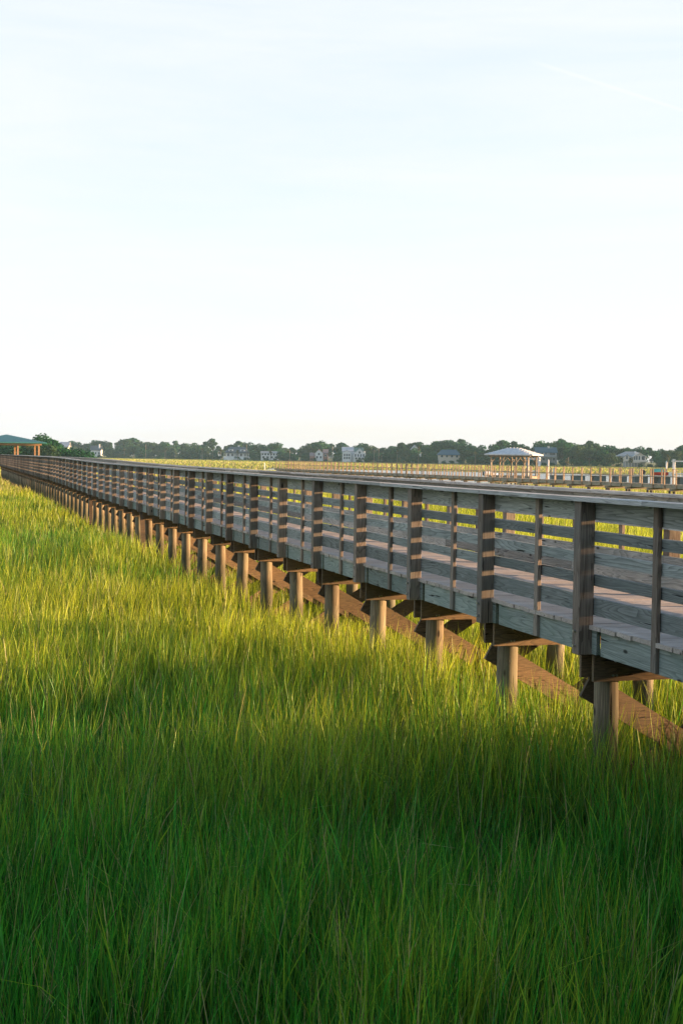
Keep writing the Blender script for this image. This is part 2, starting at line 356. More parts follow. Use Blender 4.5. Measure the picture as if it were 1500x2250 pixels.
# rail boards
rows = [(0.363,0.527),(0.632,0.724),(0.826,0.926),(1.023,1.125),(1.222,1.377)]
for side, (a0, a1) in enumerate(((aN0, aN1), (aF0, aF1))):
    for ri, (u, v) in enumerate(rows):
        mb = MB(); k = -8 + (ri % 2)
        while True:
            t0 = T0 + 0.07 + k*SP; t1 = t0 + 2*SP
            if t0 > TE: break
            r = random.random(); j = random.uniform(-0.006, 0.006); j2 = random.uniform(-0.006, 0.006); ja = random.uniform(-0.005, 0.005); sag = random.uniform(-0.007, 0.004)
            n = 4
            for q in range(n):   # board in four pieces so it can follow the rise
                ta = t0 + (t1-t0)*q/n; tb = t0 + (t1-t0)*(q+1)/n
                if q == 0: ta += 0.002
                if q == n-1: tb -= 0.002
                ja0 = j + (j2-j)*q/n + sag*math.sin(math.pi*q/n); jb0 = j + (j2-j)*(q+1)/n + sag*math.sin(math.pi*(q+1)/n)
                c = []
                for (tt, jj) in ((ta, ja0), (tb, jb0)):
                    c.append([L(a0+ja, tt, EYE-v+jj), L(a1+ja, tt, EYE-v+jj), L(a0+ja, tt, EYE-u+(jj if ri else -0.002)), L(a1+ja, tt, EYE-u+(jj if ri else -0.002))])
                A, B = c
                fs = [(3,2,1,0),(4,5,6,7),(0,1,5,4),(1,2,6,5),(2,3,7,6),(3,0,4,7)]
                if q > 0: fs.remove((0,1,5,4))
                if q < n-1: fs.remove((2,3,7,6))
                mb.add([A[0],A[1],B[1],B[0],A[2],A[3],B[3],B[2]], fs, r)
            k += 2
        mb.build('rail_board', M['wood_y'], walk)
# handrail caps: two planks each
for (b0, b1, b2) in ((5.335, 5.470, 5.610), (7.600, 7.735, 7.875)):
    mb = MB()
    for i, (c0, c1) in enumerate(((b0, b1-0.002), (b1+0.002, b2))):
        k = -8 + i*0.7
        while T0 + k*SP < TE:
            t0 = T0 + k*SP; t1 = t0 + 1.5*SP; r = random.random(); ja = random.uniform(-0.004, 0.004); jz = random.uniform(-0.002, 0.002)
            if k > 10:
                for q in range(2):
                    ta = t0+(t1-t0)*q/2; tb = t0+(t1-t0)*(q+1)/2-0.0005
                    slab(mb, c0+ja, c1+ja, ta, tb, EYE-0.363+jz, EYE-0.325+jz, r)
            else: slab(mb, c0+ja, c1+ja, t0, t1-0.003, EYE-0.363+jz, EYE-0.325+jz, r)
            k += 1.5
    mb.build('handrail', M['cap'], walk)
# rim joists with the recess beside every post, and inner joists
for (a0, a1) in ((5.50, 5.54), (7.67, 7.71)):
    mb = MB(); k = -8
    while T0 + k*SP < TE:
        p = T0 + k*SP; r = random.random()
        slab(mb, a0, a1, p-0.11, p+0.20, EYE-1.727, HB-0.040, random.random())
        slab(mb, a0+0.003, a1, p+0.205, p+SP-0.19, EYE-1.727, HB-0.040, r)
        k += 1
    mb.build('rim_joist', M['rim'], walk)
for a in (6.2, 6.6, 7.0):
    mb = MB(); k = -8
    while T0 + k*SP < TE:
        p = T0+k*SP; slab(mb, a-0.02, a+0.02, p, p+SP-0.005, EYE-1.727, HB-0.041); k += 1
    mb.build('joist', M['rim'], walk)

KMAX = int((TE-T0)/SP)
def ks(n_near):     # bent indexes, the ones nearest to the camera first
    allk = list(range(-7, KMAX+1)); allk.sort(key=lambda k: abs(T0+k*SP)); return allk[:n_near], allk[n_near:]
def sheared(a0, a1, t0, t1, z0, z1, KS=KS):   # corners about the origin with the skew
    f = lambda a, t, z: (a, t+KS*a, z-(CS*a if KS else 0))
    return [f(a0,t0,z0),f(a1,t0,z0),f(a1,t1,z0),f(a0,t1,z0),f(a0,t0,z1),f(a1,t0,z1),f(a1,t1,z1),f(a0,t1,z1)]
def chamfer(me, w_=0.004):
    bm = bmesh.new(); bm.from_mesh(me); bmesh.ops.bevel(bm, geom=bm.edges[:], offset=w_, segments=1, affect='EDGES'); bm.to_mesh(me); bm.free(); return me
def repeat(name, me, places, far_mat, limit=100, kids=None, jit=0.0):
    """nearest `limit` as parts, the rest as one stuff part"""
    places = sorted(places, key=lambda p: abs(p[1])); made = []
    for p in places[:limit]:
        o = put(name, me, walk, p); made.append(o)
        if jit: o.rotation_euler = (random.uniform(-jit, jit), random.uniform(-jit, jit), 0)
    if len(places) > limit:
        mb = MB(); vs = [v.co for v in me.vertices]; fs = [tuple(f.vertices) for f in me.polygons]
        for p in places[limit:]: mb.add([v+Vector(p) for v in vs], fs)
        tag(mb.build(name, far_mat, walk), kind='stuff')
    return made
# main posts 6x6
post_me = chamfer(MB().hexa(sheared(0,0.141,0,0.140,EYE-1.738,EYE-0.364,0), 0.0).mesh('post', M['wood_z']))
pls = [L(A0, T0+k*SP, 0) for k in range(-7, KMAX+1)] + [L(7.700, T0+k*SP, 0) for k in range(-7, KMAX+1)]
posts = repeat('post', post_me, pls, M['wood_z'])
bolt_me = MB().tube((-0.022, 0, 0), (0.0, 0, 0), 0.013, n=8).mesh('bolt', M['bolt'])
for o in posts:
    if o.location.x < -1 and 3 < o.location.y < 40:
        for z in (EYE-1.53, EYE-1.66): put('bolt', bolt_me, o, (0, 0.075, z))
# balusters 2x4 with a block behind them at the joist
bal_me = chamfer(MB().hexa(sheared(0,0.038,0,0.089,EYE-1.72,EYE-0.364,0), 0.0).mesh('baluster', M['wood_z']), 0.003)
tb = T0 + SP*0.5 - 0.05
pls = [L(5.470, tb+k*SP, 0) for k in range(-7, KMAX+1)] + [L(7.702, tb+k*SP, 0) for k in range(-7, KMAX+1)]
repeat('baluster', bal_me, pls, M['wood_z'])
# pilings
def pile_mesh():
    mb = MB(); mb.tube((0,0,-0.3), (0,0,EYE-1.72-0.01), 0.125, 0.108, n=20, rings=7, wob=0.006, r=0.0); return mb.mesh('piling', M['pile'], True)
pile_me = pile_mesh(); TB = T0 + 0.18 - 0.055   # centre line of the bent at a = A0
far_pile = MB().tube((0,0,-0.3), (0,0,EYE-1.73), 0.12, 0.108, n=8).mesh('piling_far', M['pile'])
pls = [L(5.735, TB+k*SP, 0) for k in range(-7, KMAX+1)] + [L(7.475, TB+k*SP, 0) for k in range(-7, KMAX+1)]
piles = repeat('piling', pile_me, pls, M['pile'])
for o in piles: o.rotation_euler = (random.uniform(-0.012,0.012), random.uniform(-0.012,0.012), random.uniform(0, 6.28))
# cross beams: two planks sandwiching the piles
mb = MB()
mb.hexa(sheared(0,2.12,-0.155,-0.112,EYE-1.979,EYE-1.729), 0.1); mb.hexa(sheared(0,2.12,0.112,0.155,EYE-1.979,EYE-1.729), 0.6)
beam_me = mb.mesh('cross_beam', M['beam'])
beams = [put('cross_beam', beam_me, walk, L(5.52, TB+k*SP, 0)) for k in range(-7, KMAX+1)]
bb_me = MB().tube((0, -0.015, 0), (0, 0, 0), 0.011, n=8).mesh('beam_bolt', M['bolt'])
for o in beams:
    if 5 < o.location.y < 45:
        for z, a in ((EYE-1.80, 0.22), (EYE-1.93, 0.20), (EYE-1.93, 0.235)): put('bolt', bb_me, o, (a, -0.155+KS*a, z))
# X bracing behind the piles
def brace_mesh(za, zb, off):
    mb = MB(); f = lambda a, t, z: (a, t+KS*a, z)
    a0, a1 = -0.15, 2.0; c = []
    d = Vector((a1-a0, 0, zb-za)).normalized(); u = Vector((-d.z, 0, d.x))*0.118
    lo = [f(a0-u.x, off, za-u.z), f(a1-u.x, off, zb-u.z), f(a1-u.x, off+0.04, zb-u.z), f(a0-u.x, off+0.04, za-u.z)]
    hi = [f(a0+u.x, off, za+u.z), f(a1+u.x, off, zb+u.z), f(a1+u.x, off+0.04, zb+u.z), f(a0+u.x, off+0.04, za+u.z)]
    return mb.hexa(lo+hi, 0.3).mesh('brace', M['beam'])
br1 = brace_mesh(EYE-2.05, EYE-3.28, 0.125); br2 = brace_mesh(EYE-3.28, EYE-2.02, 0.170)
near_k, far_k = ks(50)
fb = MB()
for k in range(-7, KMAX+1):
    loc = L(5.735, TB+k*SP, 0)
    if k in near_k:
        put('cross_brace', br1, walk, loc); put('cross_brace', br2, walk, loc)
    else:
        for me in (br1, br2): fb.add([v.co+Vector(loc) for v in me.vertices], [tuple(f.vertices) for f in me.polygons])
tag(fb.build('cross_brace', M['beam'], walk), kind='stuff')
for k in (13, 20):   # raking braces outside two bents
    mb = MB(); p = Vector(L(5.55, TB+k*SP, 0))
    mb.bar(p+Vector((-0.02,0.1,EYE-1.75)), p+Vector((-0.12,-1.15,EYE-2.95)), 0.05, 0.14, up=(1,0,0)); mb.build('raking_brace', M['beam'], walk)

# ------------------------------------------------------------------ shelter with the green roof at the end of the walk
def W(a, t): return NV*a + DV*t
shel = empty('shelter', (W(6.5, 192)).to_tuple()[:2] + (0,), TH)
tag(shel, 'open shelter with green metal hip roof on tan posts at the end of the boardwalk', 'shelter')
HD = HB + 0.15
x0, x1, y0, y1 = -4.3, 4.3, -4.5, 5.5
mb = MB()
for px in (-4.0, -1.35, 1.3, 3.95):
    for py in (-4.2, 5.2): mb.tube((px*0.98, py, -0.3), (px*0.98, py, HD-0.3), 0.13, n=8)
mb.build('piling', M['pile'], shel)
mb = MB(); yy = y0
while yy < y1: mb.box(x0, x1, yy, yy+0.14, HD-0.30, HD); yy += 0.145
mb.build('deck', M['deck'], shel)
tan_w = plain('tan_painted_wood', (0.52,0.30,0.15), 0.7)
for px in (-4.0, -1.35, 1.3, 3.95):
    for py in (-4.2, 5.2):
        mb = MB(); mb.box(px-0.11, px+0.11, py-0.11, py+0.11, HD, HD+2.35); mb.build('post', tan_w, shel)
mb = MB(); mb.box(x0, x1, -4.34, -4.06, HD+2.35, HD+2.62); mb.box(x0, x1, 5.06, 5.34, HD+2.35, HD+2.62)
mb.box(-4.14, -3.86, -4.05, 5.05, HD+2.352, HD+2.618); mb.box(3.81, 4.09, -4.05, 5.05, HD+2.352, HD+2.618); mb.build('eave_beam', tan_w, shel)
def hip_roof(mb, X0, X1, Y0, Y1, ze, zr, inset, th=0.10, ribs=0, ribm=None):
    cx = (X0+X1)/2; cy = (Y0+Y1)/2
    if X1-X0 >= Y1-Y0: r0 = (X0+inset, cy); r1 = (X1-inset, cy)
    else: r0 = (cx, Y0+inset); r1 = (cx, Y1-inset)
    e = [(X0,Y0),(X1,Y0),(X1,Y1),(X0,Y1)]
    v = [(x,y,ze-th) for x,y in e] + [(x,y,ze) for x,y in e] + [(*r0,zr),(*r1,zr)]
    if X1-X0 >= Y1-Y0: f = [(4,5,9,8),(5,6,9),(6,7,8,9),(7,4,8)]
    else: f = [(4,5,8),(5,6,9,8),(6,7,9),(7,4,8,9)]
    mb.add(v, [(3,2,1,0),(0,1,5,4),(1,2,6,5),(2,3,7,6),(3,0,4,7)] + f)
    return r0, r1
mb = MB(); hip_roof(mb, -4.9, 4.9, -5.1, 6.1, HD+2.72, HD+3.75, 4.6, 0.12); roof = mb.build('roof', M['roof_green'], shel)
mb = MB()
for i in range(24):
    xx = -4.8 + i*0.417; f = max(0.02, min(1, (4.9-abs(xx))/4.6)); zt = HD+2.72+1.03*f
    mb.bar((xx, -5.09, HD+2.75), (xx, -5.1+4.58*f, zt+0.03), 0.035, 0.05)
mb.build('roof_seam', M['roof_green'], roof)

# ------------------------------------------------------------------ the far dock
P1 = Vector((23.5, 98.0, 0)); P0 = Vector((-8.6, 196.0, 0)); dd = (P0-P1).normalized()
P2 = P1 - dd*22          # beyond the right edge of the frame
ang = math.atan2(-dd.x, dd.y)
dock = empty('dock', P2, ang)
tag(dock, 'long narrow wooden dock with open post railings crossing behind the boardwalk', 'dock')
DL = (P0-P2).length; zD = EYE-1.58
def dzd(y): return -0.06*(y/DL)
mb = MB(); y = 0
while y < DL: mb.box(-0.75, 0.75, y, y+0.28, zD-0.04+dzd(y), zD+dzd(y)); y += 0.285
mb.build('deck', M['dockdeck'], dock)
mb = MB()
for x in (-0.74, 0.70): mb.box(x, x+0.04, 0, DL, zD-0.28, zD-0.041)
mb.build('joist', M['dockdeck'], dock)
nb = int(DL/3.05)
post_m = MB().box(-0.045,0.045,-0.045,0.045,-0.28,1.049).mesh('dock_post', M['dockw'])
dp = []
for k in range(int(DL/1.525)):
    for x in (-0.80, 0.80): dp.append((x, 0.3+k*1.525, zD+dzd(k*1.525)))
for p in dp[:100]: put('post', post_m, dock, p)
mb = MB()
for p in dp[100:]: mb.box(p[0]-0.05,p[0]+0.05,p[1]-0.05,p[1]+0.05,p[2]-0.3,p[2]+1.05)
if dp[100:]: tag(mb.build('post', M['dockw'], dock), kind='stuff')
for x in (-0.80, 0.80):
    for z, h_, w_ in ((1.05, 0.045, 0.15), (0.50, 0.07, 0.04)):
        xx = x if h_ < 0.06 else x*0.915
        mb = MB(); mb.box(xx-w_/2, xx+w_/2, 0, DL, zD+z-0.0, zD+z+h_-0.03); mb.build('rail', M['dockdeck'], dock)
pm = MB().tube((0,0,-0.3),(0,0,zD-0.28),0.10,n=8).mesh('dock_piling', plain('dark_piling', (0.10,0.085,0.065), 0.9))
bmh = MB().box(-1.05,1.05,-0.13,0.13,zD-0.46,zD-0.285).mesh('dock_beam', M['dockdeck'])
for k in range(nb):
    y = 0.6 + k*3.05
    put('cross_beam', bmh, dock, (0, y, 0))
    if k < 50:
        for x in (-0.75, 0.75): put('piling', pm, dock, (x, y, -0.1))

# ------------------------------------------------------------------ gazebo, boat lifts, floating docks, boats
def gazebo():
    Y = 150.0; s = Y/F
    c = empty('gazebo', (X_at(1126, Y), Y, 0), R(-24))
    tag(c, 'open gazebo with pale grey metal hip roof on braced wooden posts behind the dock', 'gazebo')
    zd = EYE - 36*s; ze = EYE - (1000.5-hor(1126))*s*-1 if False else EYE + (hor(1126)-1000.5)*s
    hx, hy = 2.25, 1.6
    mb = MB(); mb.box(-hx, hx, -hy, hy, zd-0.25, zd); mb.build('deck', M['dockdeck'], c)
    mb = MB()
    for x in (-2.0, -0.7, 0.7, 2.0):
        for y in (-1.5, 1.5): mb.tube((x,y,-0.4),(x,y,zd-0.25),0.1,n=8)
    mb.build('piling', M['pile'], c)
    for x in (-2.0, -0.7, 0.7, 2.0):
        for y in (-1.5, 1.5):
            mb = MB(); mb.box(x-0.07, x+0.07, y-0.07, y+0.07, zd, ze-0.16); po = mb.build('post', M['gazw'], c)
            for sx in (-1, 1):
                if abs(x+sx*0.6) < 2.1:
                    mb = MB(); mb.bar((x+sx*0.05, y, ze-0.75), (x+sx*0.52, y, ze-0.20), 0.06, 0.10, up=(0,1,0)); mb.build('brace', M['gazw'], po)
    mb = MB(); mb.box(-hx, hx, -1.58, -1.42, ze-0.16, ze+0.02); mb.box(-hx, hx, 1.42, 1.58, ze-0.16, ze+0.02); mb.build('eave_beam', M['gazw'], c)
    mb = MB(); zr = EYE + (hor(1123)-984)*s
    hip_roof(mb, -2.62, 2.62, -2.0, 2.0, ze+0.10, zr, 1.95, 0.11); rf = mb.build('roof', M['roof_grey'], c)
    mb = MB()
    for i in range(15):
        xx = -2.58 + i*0.3685; f = min(1, (2.62-abs(xx))/1.95)
        zt = ze+0.10+(zr-ze-0.10)*f
        for sg in (-1, 1): mb.bar((xx, sg*1.99, ze+0.12), (xx, sg*(2.0-2.0*f), zt+0.025), 0.03, 0.045)
    mb.build('roof_seam', M['roof_grey'], rf)
gazebo()

def boat_lift(x0, x1, ytop, ybase, Y, label):
    s = Y/F; W_ = (x1-x0)*s; c = empty('boat_lift', (X_at((x0+x1)/2, Y), Y, 0), R(-10)); tag(c, label, 'boat lift', 'white boat lifts along the creek')
    zt = EYE + (hor(x0)-ytop)*s
    for sx in (-0.40, 0.40):
        for sy in (-1.3, 1.3):
            mb = MB(); mb.tube((sx*W_, sy, -0.4), (sx*W_, sy, zt-0.15), 0.10, n=8); mb.build('piling', M['white'], c)
    for sy in (-1.3, 1.3):
        mb = MB(); mb.box(-W_/2, W_/2, sy-0.10, sy+0.10, zt-0.15, zt); mb.build('top_beam', M['white'], c)
    for sx in (-0.40, 0.40):
        mb = MB(); mb.box(sx*W_-0.09, sx*W_+0.09, -1.7, 1.7, zt+0.002, zt+0.16); mb.build('side_beam', M['white'], c)
    mb = MB(); mb.box(-0.36*W_, 0.36*W_, -1.2, -1.05, EYE+(hor(x0)-ybase)*s, EYE+(hor(x0)-ybase)*s+0.14); mb.box(-0.36*W_, 0.36*W_, 1.05, 1.2, EYE+(hor(x0)-ybase)*s, EYE+(hor(x0)-ybase)*s+0.14); mb.build('cradle', M['white'], c)
boat_lift(1154, 1185, 1007, 1036, 190, 'white boat lift frame standing behind the grey roofed gazebo')
boat_lift(1474, 1512, 1012, 1042, 172, 'white boat lift frame at the right edge above the dock railing')

def white_pile(x, yt, yb, Y, label):
    s = Y/F; c = empty('mooring_pile', (X_at(x, Y), Y, 0)); tag(c, label, 'mooring pile', 'white mooring piles')
    zt = EYE+(hor(x)-yt)*s
    mb = MB(); mb.tube((0,0,-0.4),(0,0,zt),0.10,n=10); mb.build('shaft', M['white'], c)
    mb = MB(); mb.tube((0,0,zt+0.002),(0,0,zt+0.18),0.12,0.02,n=10); mb.build('cap', M['white'], c)
white_pile(1183, 1015, 1040, 185, 'white capped pile just left of another behind the gazebo')
white_pile(1202, 1012, 1040, 185, 'tallest white capped pile standing right of the gazebo')
white_pile(1461, 1016, 1036, 172, 'white capped pile beside the right edge boat lift')
white_pile(866, 1024, 1031, 285, 'lone short white pile in the creek left of the far dock')
bpy.data.objects['mooring_pile.003'].location = (X_at(580, 330), 330, 0)

plain_pont = plain('grey_plastic_pontoon', (0.10,0.14,0.15), 0.6)
def float_dock(x0, x1, yt, Y, label, depth=2.2):
    s = Y/F; c = empty('floating_dock', (X_at((x0+x1)/2, Y), Y, 0), 0); tag(c, label, 'floating dock', 'low floating docks on the creek')
    zt = max(EYE - (yt-hor((x0+x1)/2))*s, 0.35); Wd = (x1-x0)*s
    mb = MB(); n = int(Wd/0.3)
    for i in range(n): mb.box(-Wd/2+i*0.3, -Wd/2+i*0.3+0.29, -depth/2, depth/2, zt-0.06, zt)
    mb.build('planks', M['float'], c)
    x = -Wd/2+0.2
    while x < Wd/2-1.2: mb = MB(); mb.box(x, x+1.5, -depth/2+0.1, depth/2-0.1, -0.05, zt-0.065); mb.build('pontoon', plain_pont, c); x += 2.6
    x = -Wd/2+0.4
    while x < Wd/2: mb = MB(); mb.tube((x, depth/2+0.12, -0.3), (x, depth/2+0.12, zt+0.9), 0.09, n=8); mb.build('guide_pile', M['polew'], c); x += 3.9
float_dock(1080, 1180, 1044, 175, 'low grey floating dock beneath the grey roofed gazebo')
float_dock(1205, 1378, 1044.5, 178, 'longest low floating dock seen through the dock railing right of the gazebo')
float_dock(1385, 1520, 1047, 165, 'low floating dock under the red and teal boat')

def hull(mb, L_, W_, H_, z0, r=None):
    secs = [(-0.5,0.85,0.0),(-0.2,1.0,0.0),(0.15,0.95,0.0),(0.38,0.6,0.05),(0.5,0.06,0.12)]
    vs = []
    for (p, wf, lift) in secs:
        x = p*L_; w2 = W_/2*wf
        vs += [(x,-w2,z0+H_+lift*H_),(x,-w2*0.72,z0+H_*0.25+lift*H_),(x,0,z0+lift*2*H_),(x,w2*0.72,z0+H_*0.25+lift*H_),(x,w2,z0+H_+lift*H_)]
    fs = [(4,3,2,1,0)]
    for i in range(4):
        for j in range(4): a = i*5+j; fs.append((a,a+1,a+6,a+5))
        fs.append((i*5+4, i*5, i*5+5, i*5+9))
    fs.append((20,21,22,23,24)); mb.add(vs, fs, r)
def boat(x, y, Y, length, hull_m, top_m, label, rz=0.0, cover=True):
    s = Y/F; c = empty('boat', (X_at(x, Y), Y, EYE-(y-hor(x))*s), rz); tag(c, label, 'boat')
    mb = MB(); hull(mb, length, length*0.36, length*0.17, 0); mb.build('hull', hull_m, c)
    mb = MB(); z = length*0.172
    vs = [(-0.46*length,-0.15*length,z),(0.25*length,-0.14*length,z),(0.25*length,0.14*length,z),(-0.46*length,0.15*length,z),(-0.40*length,-0.06*length,z+0.16*length),(0.05*length,-0.06*length,z+0.2*length),(0.05*length,0.06*length,z+0.2*length),(-0.40*length,0.06*length,z+0.16*length)]
    mb.hexa(vs); mb.build('cover', top_m, c)
    mb = MB(); mb.box(-0.56*length, -0.51*length, -0.05*length, 0.05*length, 0.05*length, 0.28*length); mb.build('outboard_motor', M['black'], c)
boat(1450, 1045, 163, 2.3, M['red'], M['teal'], 'small red boat under a teal cover on the floating dock', R(8))
boat(1411, 1043.5, 164, 1.7, M['greysiding'], M['black'], 'small dark covered boat left of the red boat', R(80))
boat(1076, 1046, 176, 1.9, M['white'], M['white'], 'small white boat moored left of the gazebo', R(20))

def panel(x0, x1, y0, y1, Y, label):
    s = Y/F; c = empty('dock_box', (X_at((x0+x1)/2, Y), Y, 0)); tag(c, label, 'dock box')
    zb = EYE-(y1-hor(x0))*s; zt = EYE-(y0-hor(x0))*s; w2 = (x1-x0)*s/2
    mb = MB(); mb.box(-w2, w2, -0.3, 0.3, zb, zt-0.06); mb.build('body', M['white'], c)
    mb = MB(); mb.box(-w2-0.03, w2+0.03, -0.33, 0.33, zt-0.058, zt); mb.build('lid', M['white'], c)
panel(1213, 1219, 1029, 1039, 172, 'upright white cabinet on the floating dock right of the gazebo')
panel(1465, 1472, 1037, 1046, 163, 'white cabinet right of the red boat')

# ------------------------------------------------------------------ far shore
XS = [-200, 0, 200, 500, 800, 1100, 1400, 1500, 1700]; ZS = [1450, 1350, 1200, 1050, 900, 780, 700, 680, 640]
def shoreY(x): return float(np.interp(x, XS, ZS))
sky_x = [-60,20,65,80,100,125,150,190,210,250,285,320,370,400,420,465,480,520,560,600,630,660,680,720,760,810,835,870,900,925,965,1000,1040,1065,1105,1150,1175,1200,1240,1285,1315,1345,1380,1410,1440,1465,1490,1560]
sky_y = [970,965,972,968,972,976,972,974,968,973,963,971,971,972,970,968,983,969,971,971,984,985,974,971,974,974,985,974,970,977,965,969,971,984,968,979,984,968,965,970,974,981,984,983,988,986,979,975]
def skyline(x): return float(np.interp(x, sky_x, sky_y))
land = MB()
pts = [Vector((X_at(x, shoreY(x)+4), shoreY(x)+4, 0)) for x in range(-200, 1701, 50)]
vs = [(p.x, p.y, 0.35) for p in pts] + [(p.x*1.02, p.y+12, 0.9) for p in pts] + [(p.x*3, p.y*3, 1.2) for p in pts]; n_ = len(pts)
land.add(vs, [(i, i+1, n_+i+1, n_+i) for i in range(n_-1)] + [(n_+i, n_+i+1, 2*n_+i+1, 2*n_+i) for i in range(n_-1)] )
land.add([(p.x, p.y, 0.35) for p in pts] + [(p.x, p.y-0.5, -0.1) for p in pts], [(n_+i, n_+i+1, i+1, i) for i in range(n_-1)])
tag(land.build('shore_land', M['ground']), kind='structure')

LAND = [(110,'the left shelter'),(209,'the grey chimney house'),(519,'the porch house'),(591,'the low white house'),(699,'the brick gabled house'),(775,'the white double gable house'),(909,'the pale steep roof'),(985,'the cream hip roofed house'),(1126,'the gazebo'),(1197,'the slate roofed house'),(1390,'the stilted beach house')]

# crown prototypes: leaf clumps scattered through overlapping lobes
def crown_mesh(name, kind, seed, mat, nleaf):
    r = np.random.default_rng(seed); V = []; Fc = []; Rn = []
    lobes = []
    if kind == 'oak':
        for i in range(9):
            an = r.uniform(0, 6.28); d = r.uniform(0.1, 0.42); z = r.uniform(0.30, 0.80); lobes.append((d*math.cos(an), d*math.sin(an), z, r.uniform(0.16, 0.27), 0.75))
        lobes.append((0,0,0.55,0.34,0.9))
    elif kind == 'pine':
        for i in range(7):
            z = 0.45+0.5*i/7; w_ = 0.25*(1.15-z*0.8); an = r.uniform(0, 6.28); lobes.append((w_*math.cos(an), w_*math.sin(an), z, r.uniform(0.10, 0.17), 0.6))
        lobes.append((0,0,0.9,0.14,0.7)); lobes.append((0,0,0.7,0.2,0.8))
    else:   # bush: down to the ground
        for i in range(9):
            an = r.uniform(0, 6.28); d = r.uniform(0.1, 0.45); z = r.uniform(0.12, 0.62); lobes.append((d*math.cos(an), d*math.sin(an), z, r.uniform(0.20, 0.32), 0.85))
        lobes.append((0,0,0.35,0.42,0.8))
    per = nleaf//len(lobes)
    for (cx, cy, cz, rad, sq) in lobes:
        tone = r.uniform(-0.18, 0.18)
        for i in range(per):
            v = r.normal(size=3); v /= np.linalg.norm(v); q = rad*r.uniform(0.72, 1.08)
            p = np.array([cx, cy, cz]) + v*q*np.array([1, 1, sq])
            nrm = v + r.normal(size=3)*0.5; nrm /= np.linalg.norm(nrm)
            u = np.cross(nrm, r.normal(size=3)); u /= np.linalg.norm(u); w_ = np.cross(nrm, u); s = r.uniform(0.016, 0.034)*(1.35 if kind != 'pine' else 1)
            b = len(V); V += [p-u*s-w_*s*0.7, p+u*s-w_*s*0.5, p+u*s*0.6+w_*s, p-u*s*0.8+w_*s*0.8]; Fc.append((b,b+1,b+2,b+3))
            t_ = float(np.clip(0.45 + tone + r.uniform(-0.3, 0.3), 0, 1)); Rn += [t_]*4
    me = bpy.data.meshes.new(name); me.from_pydata([tuple(v) for v in V], [], Fc); me.materials.append(mat)
    a = me.attributes.new('rnd', 'FLOAT', 'POINT'); a.data.foreach_set('value', Rn); return me
def limb_mesh(name, kind, seed):
    r = random.Random(seed); mb = MB(); top = 0.45 if kind == 'oak' else (0.85 if kind == 'pine' else 0.3)
    mb.tube((0,0,-0.02), (0.01,0.01,top), 0.028 if kind == 'oak' else 0.016, 0.012 if kind == 'oak' else 0.008, n=7)
    for i in range(5):
        an = r.uniform(0, 6.28); z = top*r.uniform(0.55, 0.95); mb.tube((0,0,z), (0.28*math.cos(an)*(1 if kind=='oak' else .5), 0.28*math.sin(an)*(1 if kind=='oak' else .5), z+0.22), 0.012, 0.004, n=5)
    return mb.mesh(name, M['bark'])
crowns = {k: [crown_mesh(f'{k}_crown', 'oak' if k in ('oak','olive') else k, 40+i*7+len(k), {'oak': M['leaf_oak'], 'olive': M['leaf_olive'], 'pine': M['leaf_pine'], 'bush': M['leaf_oak']}[k], 1500) for i in range(4)] for k in ('oak','olive','pine','bush')}
limbs = {k: [limb_mesh(f'{k}_trunk', 'oak' if k in ('oak','olive') else k, i) for i in range(2)] for k in crowns}
TREES = []
def tree(x, ytop, Y, kind, wf=1.0, base=0.6):
    H = EYE + (hor(x)-ytop)*Y/F - base; H = max(H, 2.0)
    nm = {'oak':'oak_tree','olive':'olive_green_tree','pine':'pine_tree','bush':'shrub'}[kind]
    e = empty(nm, (X_at(x, Y), Y, base), 0)
    cw = {'oak':1.15,'olive':1.05,'pine':1.0,'bush':1.35}[kind]*wf
    cr = put('crown', random.choice(crowns[kind]), e); cr.scale = (H*cw, H*cw, H/0.97); cr.rotation_euler = (0, 0, random.uniform(0, 6.28))
    tr = put('trunk', random.choice(limbs[kind]), e); tr.scale = (H, H, H)
    TREES.append([x, Y, kind, H, e]); return e
x = -45.0
rt = random.Random(5)
while x < 1560:      # back row makes the skyline
    yt = skyline(x)+rt.uniform(-4, 5); Y = shoreY(x)+rt.uniform(50, 120)
    tree(x, yt, Y, rt.choice(['oak','oak','pine','oak','olive']), rt.uniform(0.85, 1.2), 1.0); x += rt.uniform(11, 19)
HOUSE_GAPS = [(490,548),(570,612),(678,720),(748,802),(955,1012),(1172,1222),(1352,1428),(196,222),(918,928)]
x = -45.0
while x < 1560:      # front row, lower, leaving the houses in view
    ok = all(not (a-3 < x < b+3) for a, b in HOUSE_GAPS)
    if ok:
        yt = skyline(x) + rt.uniform(7, 17); Y = shoreY(x)+rt.uniform(14, 40)
        tree(x, yt, Y, rt.choice(['oak','olive','bush','olive','oak']), rt.uniform(0.8, 1.1), 0.6)
    x += rt.uniform(13, 22)
x = -45.0
while x < 1560:      # shrubs along the water's edge
    Y = shoreY(x)+rt.uniform(7, 12)
    inhouse = any(a < x < b for a, b in HOUSE_GAPS)
    tree(x, hor(x)+3125*2.9/Y - (rt.uniform(6, 10) if inhouse else rt.uniform(14, 22)), Y, 'bush', rt.uniform(0.9, 1.3), 0.4); x += rt.uniform(16, 28) if not inhouse else rt.uniform(18, 26)
# darker, nearer wood beside the shelter
for (tx, ty, tY, k) in ((14,962,420,'oak'),(48,958,440,'oak'),(82,953,400,'oak'),(66,966,370,'olive'),(104,963,380,'oak'),(118,972,360,'oak'),(100,975,340,'olive'),(134,975,370,'bush'),(150,977,350,'bush'),(168,981,355,'bush'),(184,984,345,'bush'),(30,972,360,'bush'),(4,975,370,'bush'),(193,988,350,'bush')):
    tree(tx, ty, tY, k, 0.95, 0.0)

